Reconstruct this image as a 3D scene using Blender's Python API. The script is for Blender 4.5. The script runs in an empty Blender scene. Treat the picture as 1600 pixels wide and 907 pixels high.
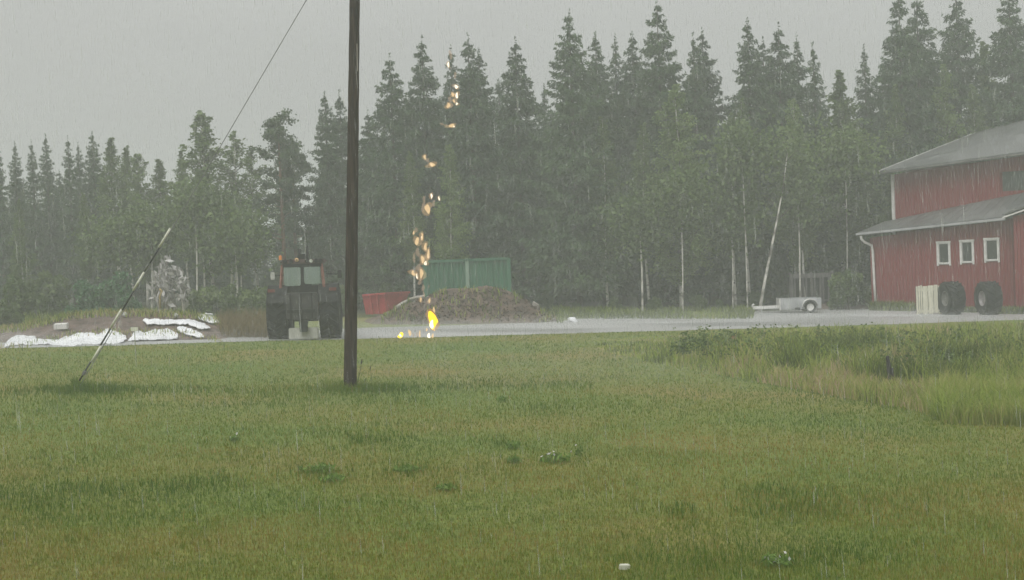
import bpy, bmesh, math, random
import numpy as np
from mathutils import Vector, Matrix
PI = math.pi
random.seed(7)
RG = np.random.default_rng(11)
SC = bpy.context.scene
COL = SC.collection

# ------------------------------------------------------------------ camera
F = 2222.0                       # focal length in photo pixels (1600 wide)
PITCH, ROLL, EYE = 0.0268, 0.040, 2.6
SLOPE = 0.032                    # the yard falls gently to the right
cd = bpy.data.cameras.new('camera')
cam = bpy.data.objects.new('camera', cd); COL.objects.link(cam)
cd.sensor_width = 36.0; cd.lens = 36.0 * F / 1600.0
cd.clip_start = 0.1; cd.clip_end = 3000
fw = Vector((0, math.cos(PITCH), -math.sin(PITCH)))
r0 = Vector((1, 0, 0)); u0 = Vector((0, math.sin(PITCH), math.cos(PITCH)))
rt = r0 * math.cos(ROLL) - u0 * math.sin(ROLL)
up = r0 * math.sin(ROLL) + u0 * math.cos(ROLL)
CP = Vector((0, 0, EYE))
M = Matrix((rt, up, -fw)).transposed().to_4x4(); M.translation = CP
cam.matrix_world = M
SC.camera = cam

# ------------------------------------------------------------------ light
world = bpy.data.worlds.new('World'); SC.world = world; world.use_nodes = True
nt = world.node_tree; nt.nodes.clear()
sky = nt.nodes.new('ShaderNodeTexSky'); sky.sky_type = 'NISHITA'; sky.sun_disc = False
SUN_EL, SUN_AZ = math.radians(52), math.radians(205)
sky.sun_elevation = SUN_EL; sky.sun_rotation = SUN_AZ; sky.dust_density = 3.0; sky.air_density = 1.0
hs = nt.nodes.new('ShaderNodeHueSaturation'); hs.inputs['Saturation'].default_value = 0.04
mx = nt.nodes.new('ShaderNodeMix'); mx.data_type = 'RGBA'
mx.inputs[0].default_value = 0.72
mx.inputs[7].default_value = (5.6, 5.66, 5.55, 1)
tc = nt.nodes.new('ShaderNodeTexCoord')
cn = nt.nodes.new('ShaderNodeTexNoise'); cn.inputs['Scale'].default_value = 2.2; cn.inputs['Detail'].default_value = 4
mp = nt.nodes.new('ShaderNodeMapping'); mp.inputs['Scale'].default_value = (1, 1, 3.5)
cr = nt.nodes.new('ShaderNodeMapRange'); cr.inputs[1].default_value = 0.3; cr.inputs[2].default_value = 0.7
cr.inputs[3].default_value = 0.93; cr.inputs[4].default_value = 1.07
vm = nt.nodes.new('ShaderNodeVectorMath'); vm.operation = 'SCALE'
bg = nt.nodes.new('ShaderNodeBackground'); bg.inputs['Strength'].default_value = 0.088
wo = nt.nodes.new('ShaderNodeOutputWorld')
L = nt.links
L.new(sky.outputs[0], hs.inputs['Color']); L.new(hs.outputs[0], mx.inputs[6])
L.new(tc.outputs['Generated'], mp.inputs[0]); L.new(mp.outputs[0], cn.inputs['Vector'])
L.new(cn.outputs[0], cr.inputs[0]); L.new(mx.outputs[2], vm.inputs[0]); L.new(cr.outputs[0], vm.inputs['Scale'])
# an overcast sky is about three times as bright overhead as at the horizon
sz = nt.nodes.new('ShaderNodeSeparateXYZ'); gr = nt.nodes.new('ShaderNodeMapRange')
gr.inputs[1].default_value = 0.0; gr.inputs[2].default_value = 1.0; gr.inputs[3].default_value = 0.70; gr.inputs[4].default_value = 2.9
v2 = nt.nodes.new('ShaderNodeVectorMath'); v2.operation = 'SCALE'
L.new(tc.outputs['Generated'], sz.inputs[0]); L.new(sz.outputs[2], gr.inputs[0])
L.new(vm.outputs[0], v2.inputs[0]); L.new(gr.outputs[0], v2.inputs['Scale'])
L.new(v2.outputs[0], bg.inputs['Color']); L.new(bg.outputs[0], wo.inputs[0])
sd = bpy.data.lights.new('sun', 'SUN'); sd.energy = 1.5; sd.angle = math.radians(25); sd.color = (1, .98, .94)
sun = bpy.data.objects.new('sun', sd); COL.objects.link(sun)
sdir = Vector((math.sin(SUN_AZ) * math.cos(SUN_EL), math.cos(SUN_AZ) * math.cos(SUN_EL), math.sin(SUN_EL)))
sun.rotation_euler = sdir.to_track_quat('Z', 'Y').to_euler()
SC.view_settings.view_transform = 'Standard'; SC.view_settings.look = 'None'
SC.view_settings.exposure = -0.05; SC.view_settings.gamma = 1.0
SC.render.engine = 'CYCLES'
SC.cycles.use_denoising = True
SC.cycles.max_bounces = 6; SC.cycles.volume_bounces = 1; SC.cycles.transparent_max_bounces = 24
SC.cycles.caustics_reflective = False; SC.cycles.caustics_refractive = False
HAZE_DENSITY = 0.0042

# ------------------------------------------------------------------ places
def at(px, py, Y):
    """world point on the photo ray through (px,py) at world depth Y"""
    d = fw * F + rt * (px - 800) - up * (py - 453.5)
    return CP + d * (Y / d.y)
def cl(x): return np.clip(x, -48, 48) if isinstance(x, np.ndarray) else max(-48.0, min(48.0, x))
def gz(x, y):
    return -SLOPE * cl(x)
def gp(px, py):
    d = fw * F + rt * (px - 800) - up * (py - 453.5)
    t = -EYE / (d.z + SLOPE * d.x)
    p = CP + d * t
    if abs(p.x) > 48:
        k = 1 if p.x > 0 else -1
        t = (-SLOPE * 48 * k - EYE) / d.z; p = CP + d * t
    return p
def gpn(px, py):
    dx = fw.x * F + rt.x * (px - 800) - up.x * (py - 453.5)
    dy = fw.y * F + rt.y * (px - 800) - up.y * (py - 453.5)
    dz = fw.z * F + rt.z * (px - 800) - up.z * (py - 453.5)
    t = -EYE / (dz + SLOPE * dx)
    return dx * t, dy * t
def proj(x, y, z):
    vx, vy, vz = x, y, z - EYE
    a = vx * rt.x + vy * rt.y + vz * rt.z
    b = vx * up.x + vy * up.y + vz * up.z
    c = vx * fw.x + vy * fw.y + vz * fw.z
    return 800 + F * a / c, 453.5 - F * b / c
def inside(poly, x, y):
    r = np.zeros(x.shape, bool); n = len(poly)
    for i in range(n):
        x1, y1 = poly[i]; x2, y2 = poly[(i + 1) % n]
        c = ((y1 > y) != (y2 > y)) & (x < (x2 - x1) * (y - y1) / ((y2 - y1) + 1e-12) + x1)
        r ^= c
    return r
def vnoise(x, y, s=1.0, seed=0):
    """cheap smooth value noise, -1..1"""
    x = np.asarray(x, float) / s + seed * 17.3; y = np.asarray(y, float) / s + seed * 9.1
    xi, yi = np.floor(x).astype(np.int64), np.floor(y).astype(np.int64)
    fx, fy = x - xi, y - yi
    fx = fx * fx * (3 - 2 * fx); fy = fy * fy * (3 - 2 * fy)
    def h(a, b):
        n = (a * 374761393 + b * 668265263 + seed * 1442695) & 0x7fffffff
        n = ((n ^ (n >> 13)) * 1274126177) & 0x7fffffff
        return ((n ^ (n >> 16)) & 0xffff) / 32767.5 - 1
    return (h(xi, yi) * (1 - fx) + h(xi + 1, yi) * fx) * (1 - fy) + (h(xi, yi + 1) * (1 - fx) + h(xi + 1, yi + 1) * fx) * fy

# ------------------------------------------------------------------ materials
def new_mat(name):
    m = bpy.data.materials.new(name); m.use_nodes = True
    n = m.node_tree; n.nodes.clear()
    o = n.nodes.new('ShaderNodeOutputMaterial'); return m, n, o
def ramp(n, stops):
    r = n.nodes.new('ShaderNodeValToRGB')
    e = r.color_ramp.elements
    e[0].position, e[0].color = stops[0][0], (*stops[0][1], 1)
    e[1].position, e[1].color = stops[-1][0], (*stops[-1][1], 1)
    for p, c in stops[1:-1]:
        k = e.new(p); k.color = (*c, 1)
    return r
def noisy(name, c1, c2, scale=4, rough=0.6, detail=6, stretch=(1, 1, 1), bump=0.0, metal=0.0, coord='Object', r2=None, spec=0.5, lo=.35, hi=.65):
    m, n, o = new_mat(name)
    b = n.nodes.new('ShaderNodeBsdfPrincipled')
    t = n.nodes.new('ShaderNodeTexCoord'); mp = n.nodes.new('ShaderNodeMapping'); mp.inputs['Scale'].default_value = stretch
    x = n.nodes.new('ShaderNodeTexNoise'); x.inputs['Scale'].default_value = scale; x.inputs['Detail'].default_value = detail
    r = ramp(n, [(lo, c1), (hi, c2)])
    n.links.new(t.outputs[coord], mp.inputs[0]); n.links.new(mp.outputs[0], x.inputs['Vector'])
    n.links.new(x.outputs[0], r.inputs[0]); n.links.new(r.outputs[0], b.inputs['Base Color'])
    b.inputs['Roughness'].default_value = rough; b.inputs['Metallic'].default_value = metal
    b.inputs['Specular IOR Level'].default_value = spec
    if r2 is not None:
        q = n.nodes.new('ShaderNodeMapRange'); q.inputs[1].default_value = .35; q.inputs[2].default_value = .65
        q.inputs[3].default_value = rough; q.inputs[4].default_value = r2
        n.links.new(x.outputs[0], q.inputs[0]); n.links.new(q.outputs[0], b.inputs['Roughness'])
    if bump:
        bp = n.nodes.new('ShaderNodeBump'); bp.inputs['Strength'].default_value = bump; bp.inputs['Distance'].default_value = .05
        n.links.new(x.outputs[0], bp.inputs['Height']); n.links.new(bp.outputs[0], b.inputs['Normal'])
    n.links.new(b.outputs[0], o.inputs[0])
    return m
def leafy(name, stops, trans=0.3, patch=None, rough=.55, obj_var=.25):
    """foliage: colour from the per-leaf attribute rnd, the tree's own random and soft patches"""
    m, n, o = new_mat(name)
    b = n.nodes.new('ShaderNodeBsdfPrincipled'); b.inputs['Roughness'].default_value = rough
    b.inputs['Specular IOR Level'].default_value = .15
    a = n.nodes.new('ShaderNodeAttribute'); a.attribute_name = 'rnd'
    oi = n.nodes.new('ShaderNodeObjectInfo')
    add = n.nodes.new('ShaderNodeMath'); add.operation = 'MULTIPLY_ADD'
    n.links.new(oi.outputs['Random'], add.inputs[0]); add.inputs[1].default_value = obj_var
    n.links.new(a.outputs['Fac'], add.inputs[2])
    sub = n.nodes.new('ShaderNodeMath'); sub.operation = 'SUBTRACT'; sub.inputs[1].default_value = obj_var / 2
    n.links.new(add.outputs[0], sub.inputs[0])
    last = sub
    if patch:
        g = n.nodes.new('ShaderNodeNewGeometry')
        x = n.nodes.new('ShaderNodeTexNoise'); x.inputs['Scale'].default_value = patch[0]; x.inputs['Detail'].default_value = 3
        n.links.new(g.outputs['Position'], x.inputs['Vector'])
        q = n.nodes.new('ShaderNodeMapRange'); q.inputs[1].default_value = .3; q.inputs[2].default_value = .7
        q.inputs[3].default_value = -patch[1]; q.inputs[4].default_value = patch[1]
        n.links.new(x.outputs[0], q.inputs[0])
        s = n.nodes.new('ShaderNodeMath'); s.operation = 'ADD'
        n.links.new(sub.outputs[0], s.inputs[0]); n.links.new(q.outputs[0], s.inputs[1]); last = s
    r = ramp(n, stops); n.links.new(last.outputs[0], r.inputs[0])
    n.links.new(r.outputs[0], b.inputs['Base Color'])
    if trans:
        t = n.nodes.new('ShaderNodeBsdfTranslucent'); n.links.new(r.outputs[0], t.inputs[0])
        k = n.nodes.new('ShaderNodeMixShader'); k.inputs[0].default_value = trans
        n.links.new(b.outputs[0], k.inputs[1]); n.links.new(t.outputs[0], k.inputs[2]); n.links.new(k.outputs[0], o.inputs[0])
    else:
        n.links.new(b.outputs[0], o.inputs[0])
    return m
def glow(name, col, strength, alpha=1.0):
    m, n, o = new_mat(name)
    e = n.nodes.new('ShaderNodeEmission'); e.inputs[0].default_value = (*col, 1); e.inputs[1].default_value = strength
    if alpha < 1:
        t = n.nodes.new('ShaderNodeBsdfTransparent'); k = n.nodes.new('ShaderNodeMixShader'); k.inputs[0].default_value = alpha
        n.links.new(t.outputs[0], k.inputs[1]); n.links.new(e.outputs[0], k.inputs[2]); n.links.new(k.outputs[0], o.inputs[0])
    else:
        n.links.new(e.outputs[0], o.inputs[0])
    return m

MAT = dict(
    red=noisy('red_boards', (.155, .014, .018), (.225, .024, .028), 1.5, .55, stretch=(6, 6, .6), bump=.15),
    white=noisy('white_paint', (.55, .54, .52), (.72, .71, .69), 3, .5),
    roof=noisy('grey_roof', (.085, .088, .088), (.135, .138, .136), .9, .38, stretch=(1, 1, 1), r2=.5),
    palebirch=leafy('pale_birch_leaves', [(0, (.105, .160, .050)), (.5, (.165, .240, .075)), (1, (.235, .310, .110))], .35, (.35, .2)),
    willow=leafy('willow_leaves', [(0, (.08, .125, .05)), (.5, (.14, .20, .07)), (1, (.20, .26, .10))], .35, (.8, .15)),
    brightbush=leafy('bright_bush_leaves', [(0, (.04, .10, .045)), (.5, (.07, .17, .075)), (1, (.11, .22, .10))], .35, (.8, .15)),
    roof_dark=noisy('dark_roof_edge', (.05, .05, .052), (.09, .09, .09), 2, .5),
    dark=noisy('dark_metal', (.008, .009, .009), (.022, .023, .023), 6, .7, spec=.2),
    rubber=noisy('rubber', (.008, .009, .009), (.026, .028, .028), 9, .8, spec=.2),
    glass=noisy('window_glass', (.03, .035, .035), (.06, .07, .065), 2, .08),
    cream=noisy('cream_boards', (.50, .49, .38), (.66, .64, .52), 3, .6, stretch=(3, 3, .6)),
    pole=noisy('pole_wood', (.012, .009, .007), (.060, .042, .032), 3.0, .85, spec=.15, stretch=(14, 14, .5), bump=.6, detail=9),
    bark=noisy('spruce_bark', (.045, .036, .028), (.10, .08, .06), 3, .9, stretch=(4, 4, 1)),
    birchbark=noisy('birch_bark', (.10, .09, .08), (.58, .56, .52), 3.2, .7, stretch=(1, 1, 2.2), lo=.33, hi=.47),
    pinebark=noisy('pine_bark', (.09, .05, .03), (.19, .10, .055), 3, .9),
    earth=noisy('heap_earth', (.045, .031, .022), (.135, .092, .066), 3.5, .85, detail=10, bump=.8, coord='Generated', stretch=(6, 3, 2)),
    soil=noisy('bank_soil', (.06, .042, .033), (.15, .105, .085), 2.5, .85, detail=10, bump=.6),
    film=noisy('white_film', (.62, .63, .66), (.82, .83, .85), 2.2, .35, bump=.3),
    steel=noisy('galvanised', (.30, .31, .32), (.46, .47, .48), 3, .45, metal=.25),
    darkwood=noisy('old_wood', (.07, .065, .065), (.16, .15, .15), 4, .85, stretch=(3, 3, .6)),
    green=noisy('green_steel', (.022, .105, .055), (.038, .15, .085), 1.2, .5, stretch=(1, 1, .5)),
    palegreen=noisy('pale_green_steel', (.16, .25, .19), (.24, .34, .27), 2, .5),
    redsteel=noisy('red_steel', (.34, .035, .045), (.46, .055, .065), 2, .5),
    cabred=noisy('faded_red_paint', (.13, .035, .025), (.30, .14, .11), 5, .5),
    concrete=noisy('concrete', (.30, .30, .27), (.46, .46, .42), 5, .8),
    lamp=noisy('lamp_lens', (.35, .36, .33), (.6, .6, .55), 6, .25),
    orange=noisy('orange_lens', (.55, .16, .03), (.7, .25, .05), 5, .3),
    ivory=noisy('ivory_plastic', (.52, .52, .43), (.66, .66, .57), 5, .5),
    black=noisy('black_plastic', (.012, .018, .012), (.025, .034, .024), 5, .5),
    steel_wire=noisy('steel_wire', (.12, .12, .12), (.2, .2, .2), 5, .5),
    palewood=noisy('pale_dead_wood', (.22, .20, .17), (.42, .39, .35), 4, .8),
    straw=leafy('straw_grass', [(0, (.14, .12, .055)), (.5, (.24, .19, .10)), (1, (.34, .27, .15))], .3),
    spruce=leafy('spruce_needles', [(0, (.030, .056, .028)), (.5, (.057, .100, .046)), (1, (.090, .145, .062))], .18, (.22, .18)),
    birch=leafy('birch_leaves', [(0, (.066, .108, .034)), (.5, (.118, .178, .056)), (1, (.175, .240, .082))], .35, (.35, .2)),
    pine=leafy('pine_needles', [(0, (.03, .055, .028)), (.5, (.055, .09, .042)), (1, (.08, .125, .058))], .2, (.3, .2)),
    bush=leafy('bush_leaves', [(0, (.05, .085, .03)), (.5, (.09, .14, .045)), (1, (.14, .19, .07))], .35, (.8, .2)),
)
# ------------------------------------------------------------------ object helpers
def link(o, parent=None):
    COL.objects.link(o)
    if parent is not None: o.parent = parent
    return o
def tag(o, label=None, cat=None, group=None, kind=None):
    if label: o['label'] = label
    if cat: o['category'] = cat
    if group: o['group'] = group
    if kind: o['kind'] = kind
    return o
def empty(name, loc=(0, 0, 0), rot=(0, 0, 0), **kw):
    o = bpy.data.objects.new(name, None); o.location = loc; o.rotation_euler = rot
    o.empty_display_size = .1
    link(o); return tag(o, **kw)
def np_mesh(name, V, Fc, mat, rnd=None, smooth=False):
    V = np.asarray(V, np.float32); Fc = np.asarray(Fc, np.int32)
    me = bpy.data.meshes.new(name); k = Fc.shape[1]
    me.vertices.add(len(V)); me.vertices.foreach_set('co', V.ravel())
    me.loops.add(Fc.size); me.loops.foreach_set('vertex_index', Fc.ravel())
    me.polygons.add(len(Fc)); me.polygons.foreach_set('loop_start', np.arange(0, Fc.size, k, dtype=np.int32))
    me.polygons.foreach_set('loop_total', np.full(len(Fc), k, np.int32))
    if smooth: me.polygons.foreach_set('use_smooth', np.ones(len(Fc), bool))
    if rnd is not None:
        a = me.attributes.new('rnd', 'FLOAT', 'POINT'); a.data.foreach_set('value', np.asarray(rnd, np.float32))
    me.update(calc_edges=True)
    if mat: me.materials.append(mat)
    return me
def mobj(name, me, parent=None, loc=None, rot=None, scale=None):
    o = bpy.data.objects.new(name, me)
    if loc is not None: o.location = loc
    if rot is not None: o.rotation_euler = rot
    if scale is not None: o.scale = scale
    return link(o, parent)
class MB:
    def __init__(s): s.v = []; s.f = []; s.m = []
    def add(s, vs, fs):
        b = len(s.v); s.v += [tuple(v) for v in vs]; s.f += [tuple(b + i for i in f) for f in fs]; return s
    def box(s, c, d, rot=None, taper=None):
        hx, hy, hz = d[0] / 2, d[1] / 2, d[2] / 2
        P = []
        for z in (-1, 1):
            k = 1 if z < 0 or taper is None else taper
            for x, y in ((-1, -1), (1, -1), (1, 1), (-1, 1)):
                P.append(Vector((x * hx * k, y * hy * k, z * hz)))
        if rot is not None: P = [rot @ p for p in P]
        c = Vector(c)
        return s.add([p + c for p in P], [(0, 3, 2, 1), (4, 5, 6, 7), (0, 1, 5, 4), (1, 2, 6, 5), (2, 3, 7, 6), (3, 0, 4, 7)])
    def bar(s, a, b, w, h=None):
        a, b = Vector(a), Vector(b); d = b - a
        q = d.to_track_quat('Z', 'Y').to_matrix()
        return s.box((a + b) / 2, (w, h or w, d.length), q)
    def tube(s, pts, rad, n=8, cap=True):
        pts = [Vector(p) for p in pts]
        if not isinstance(rad, (list, tuple)): rad = [rad] * len(pts)
        b = len(s.v); prev = None
        for i, p in enumerate(pts):
            d = (pts[min(i + 1, len(pts) - 1)] - pts[max(i - 1, 0)]).normalized()
            a = d.orthogonal() if prev is None else (prev - d * prev.dot(d))
            a.normalize(); prev = a; c = d.cross(a)
            for j in range(n):
                t = 2 * PI * j / n
                s.v.append(tuple(p + (a * math.cos(t) + c * math.sin(t)) * rad[i]))
        for i in range(len(pts) - 1):
            for j in range(n):
                k = (j + 1) % n
                s.f.append((b + i * n + j, b + i * n + k, b + (i + 1) * n + k, b + (i + 1) * n + j))
        if cap:
            s.f.append(tuple(b + j for j in reversed(range(n))))
            s.f.append(tuple(b + (len(pts) - 1) * n + j for j in range(n)))
        return s
    def lathe(s, prof, n=24, axis='x', c=(0, 0, 0)):
        b = len(s.v); c = Vector(c)
        for (a, r) in prof:
            for j in range(n):
                t = 2 * PI * j / n
                p = Vector((a, r * math.cos(t), r * math.sin(t))) if axis == 'x' else Vector((r * math.cos(t), r * math.sin(t), a))
                s.v.append(tuple(p + c))
        m = len(prof)
        for i in range(m - 1):
            for j in range(n):
                k = (j + 1) % n
                s.f.append((b + i * n + j, b + i * n + k, b + (i + 1) * n + k, b + (i + 1) * n + j))
        return s
    def prism(s, poly, a, b2, axis='y'):
        """extrude a closed outline (list of 2d) between a and b2 along axis"""
        n = len(poly); b = len(s.v)
        for k in (a, b2):
            for (x, z) in poly:
                s.v.append((x, k, z) if axis == 'y' else ((k, x, z) if axis == 'x' else (x, z, k)))
        s.f.append(tuple(b + i for i in range(n))); s.f.append(tuple(b + n + i for i in reversed(range(n))))
        for i in range(n):
            j = (i + 1) % n
            s.f.append((b + i, b + n + i, b + n + j, b + j))
        return s
    def mesh(s, name, mat, smooth=False, bevel=0):
        me = bpy.data.meshes.new(name); me.from_pydata(s.v, [], s.f); 
        bm = bmesh.new(); bm.from_mesh(me)
        bmesh.ops.recalc_face_normals(bm, faces=bm.faces)
        if bevel:
            es = [e for e in bm.edges if len(e.link_faces) == 2 and e.calc_face_angle(0) > .6]
            bmesh.ops.bevel(bm, geom=es, offset=bevel, segments=2, affect='EDGES', clamp_overlap=True)
        bm.to_mesh(me); bm.free()
        if smooth:
            for p in me.polygons: p.use_smooth = True
        me.materials.append(mat); me.update()
        return me
    def build(s, name, mat, parent=None, smooth=False, bevel=0):
        return mobj(name, s.mesh(name, mat, smooth, bevel), parent)

# ------------------------------------------------------------------ ground, gravel yard
ROAD = [(-260, 553), (0, 545), (200, 540), (420, 533), (700, 527), (900, 521), (1200, 513), (1420, 506), (1640, 499), (1900, 491),
        (1900, 478), (1640, 481), (1360, 481), (1180, 487), (960, 495), (900, 499), (870, 503), (700, 509), (560, 513), (430, 520), (360, 527), (200, 531), (0, 536), (-260, 542)]
ROADW = [tuple(gp(*p)[:2]) for p in ROAD]
def build_ground():
    m, n, o = new_mat('ground_turf')
    b = n.nodes.new('ShaderNodeBsdfPrincipled'); b.inputs['Roughness'].default_value = .85
    g = n.nodes.new('ShaderNodeNewGeometry')
    a = n.nodes.new('ShaderNodeTexNoise'); a.inputs['Scale'].default_value = .22; a.inputs['Detail'].default_value = 5
    c = n.nodes.new('ShaderNodeTexNoise'); c.inputs['Scale'].default_value = 14; c.inputs['Detail'].default_value = 6
    r1 = ramp(n, [(.3, (.10, .16, .014)), (.5, (.135, .165, .018)), (.68, (.19, .16, .03))])
    r2 = ramp(n, [(.25, (.6, .6, .6)), (.75, (1.25, 1.25, 1.2))])
    mu = n.nodes.new('ShaderNodeMix'); mu.data_type = 'RGBA'; mu.blend_type = 'MULTIPLY'; mu.inputs[0].default_value = 1
    sep = n.nodes.new('ShaderNodeSeparateXYZ')
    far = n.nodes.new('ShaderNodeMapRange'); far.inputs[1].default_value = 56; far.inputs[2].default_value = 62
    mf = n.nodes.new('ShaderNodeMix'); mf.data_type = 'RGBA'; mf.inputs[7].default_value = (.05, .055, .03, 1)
    for x in (a, c): n.links.new(g.outputs['Position'], x.inputs['Vector'])
    n.links.new(a.outputs[0], r1.inputs[0]); n.links.new(c.outputs[0], r2.inputs[0])
    n.links.new(r1.outputs[0], mu.inputs[6]); n.links.new(r2.outputs[0], mu.inputs[7])
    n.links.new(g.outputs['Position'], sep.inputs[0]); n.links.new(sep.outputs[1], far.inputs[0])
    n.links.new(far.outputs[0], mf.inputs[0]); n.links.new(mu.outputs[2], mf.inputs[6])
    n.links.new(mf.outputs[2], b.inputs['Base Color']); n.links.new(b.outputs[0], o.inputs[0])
    xs = np.concatenate([[-600, -300, -150, -80], np.linspace(-48, 48, 49), [80, 150, 300, 600]])
    ys = np.concatenate([[-60, -20, 0], np.linspace(6, 110, 53), [150, 250, 450, 800]])
    X, Y = np.meshgrid(xs, ys); Z = gz(X, Y)
    V = np.stack([X, Y, Z], -1).reshape(-1, 3)
    nx = len(xs); I = np.arange((len(ys) - 1) * nx).reshape(len(ys) - 1, nx)[:, :-1].ravel()
    me = np_mesh('ground', V, np.stack([I, I + 1, I + 1 + nx, I + nx], 1), m, smooth=True)
    tag(mobj('ground', me), kind='structure')
    # gravel yard, wet
    m, n, o = new_mat('wet_gravel')
    b = n.nodes.new('ShaderNodeBsdfPrincipled')
    g = n.nodes.new('ShaderNodeNewGeometry')
    a = n.nodes.new('ShaderNodeTexNoise'); a.inputs['Scale'].default_value = .35; a.inputs['Detail'].default_value = 5
    mp = n.nodes.new('ShaderNodeMapping'); mp.inputs['Scale'].default_value = (.35, 1, 1)
    c = n.nodes.new('ShaderNodeTexNoise'); c.inputs['Scale'].default_value = 9; c.inputs['Detail'].default_value = 8
    r1 = ramp(n, [(.3, (.27, .27, .265)), (.7, (.40, .40, .395))])
    q = n.nodes.new('ShaderNodeMapRange'); q.inputs[1].default_value = .4; q.inputs[2].default_value = .6; q.inputs[3].default_value = .32; q.inputs[4].default_value = .55
    bp = n.nodes.new('ShaderNodeBump'); bp.inputs['Strength'].default_value = .5; bp.inputs['Distance'].default_value = .03
    n.links.new(g.outputs['Position'], mp.inputs[0]); n.links.new(mp.outputs[0], a.inputs['Vector']); n.links.new(g.outputs['Position'], c.inputs['Vector'])
    n.links.new(a.outputs[0], r1.inputs[0]); n.links.new(a.outputs[0], q.inputs[0]); n.links.new(q.outputs[0], b.inputs['Roughness'])
    n.links.new(r1.outputs[0], b.inputs['Base Color']); n.links.new(c.outputs[0], bp.inputs['Height']); n.links.new(bp.outputs[0], b.inputs['Normal'])
    n.links.new(b.outputs[0], o.inputs[0])
    bm = bmesh.new(); P = []
    k = len(ROAD) // 2
    near = [Vector((p[0], p[1])) for p in ROADW[:10]]; far_ = [Vector((p[0], p[1])) for p in reversed(ROADW[10:])]
    def along(c, t):
        s = [0]
        for i in range(len(c) - 1): s.append(s[-1] + (c[i + 1] - c[i]).length)
        t *= s[-1]
        for i in range(len(c) - 1):
            if t <= s[i + 1] + 1e-9: return c[i].lerp(c[i + 1], (t - s[i]) / (s[i + 1] - s[i]))
        return c[-1]
    N = 90
    rows = []
    for i in range(N + 1):
        a_, b_ = along(near, i / N), along(far_, i / N)
        a_ = a_ + Vector((0, .18 * float(vnoise(a_.x, 3.0, .7, 4)) + .1 * float(vnoise(a_.x, 1.0, .25, 5))))
        rows.append([bm.verts.new((*(a_.lerp(b_, j / 6)), float(gz(a_.lerp(b_, j / 6).x, 0)) + .004)) for j in range(7)])
    for i in range(N):
        for j in range(6): bm.faces.new((rows[i][j], rows[i + 1][j], rows[i + 1][j + 1], rows[i][j + 1]))
    me = bpy.data.meshes.new('gravel_road'); bm.to_mesh(me); bm.free(); me.materials.append(m)
    for p in me.polygons: p.use_smooth = True
    tag(mobj('gravel_road', me), kind='structure')
build_ground()

# ------------------------------------------------------------------ grass
def blades(n, x, y, z, h, w, bend, rnd, curve=1.0):
    """n grass blades: 5 vertices and 3 triangles each"""
    a = RG.uniform(0, 2 * PI, n); ax, ay = np.cos(a), np.sin(a)
    ba = RG.uniform(0, 2 * PI, n); bx, by = np.cos(ba) * bend * h, np.sin(ba) * bend * h
    V = np.zeros((n, 5, 3))
    V[:, 0] = np.stack([x - ax * w, y - ay * w, z - .01], 1); V[:, 1] = np.stack([x + ax * w, y + ay * w, z - .01], 1)
    m = .55; q = m ** 2 * curve
    V[:, 2] = np.stack([x - ax * w * .75 + bx * q, y - ay * w * .75 + by * q, z + h * m], 1)
    V[:, 3] = np.stack([x + ax * w * .75 + bx * q, y + ay * w * .75 + by * q, z + h * m], 1)
    V[:, 4] = np.stack([x + bx, y + by, z + h * (1 - .25 * bend)], 1)
    b = (np.arange(n) * 5)[:, None]
    Fc = np.concatenate([b + [0, 1, 3], b + [0, 3, 2], b + [2, 3, 4]], 1).reshape(-1, 3)
    return V.reshape(-1, 3), Fc, np.repeat(rnd, 5)
WEED = [(925, 531), (1100, 523), (1300, 515), (1700, 502), (1900, 500), (1900, 690), (1640, 668), (1480, 664), (1440, 645), (1290, 618), (1150, 592), (1050, 574), (940, 550)]
def smooth(t): t = np.clip(t, 0, 1); return t * t * (3 - 2 * t)
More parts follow.
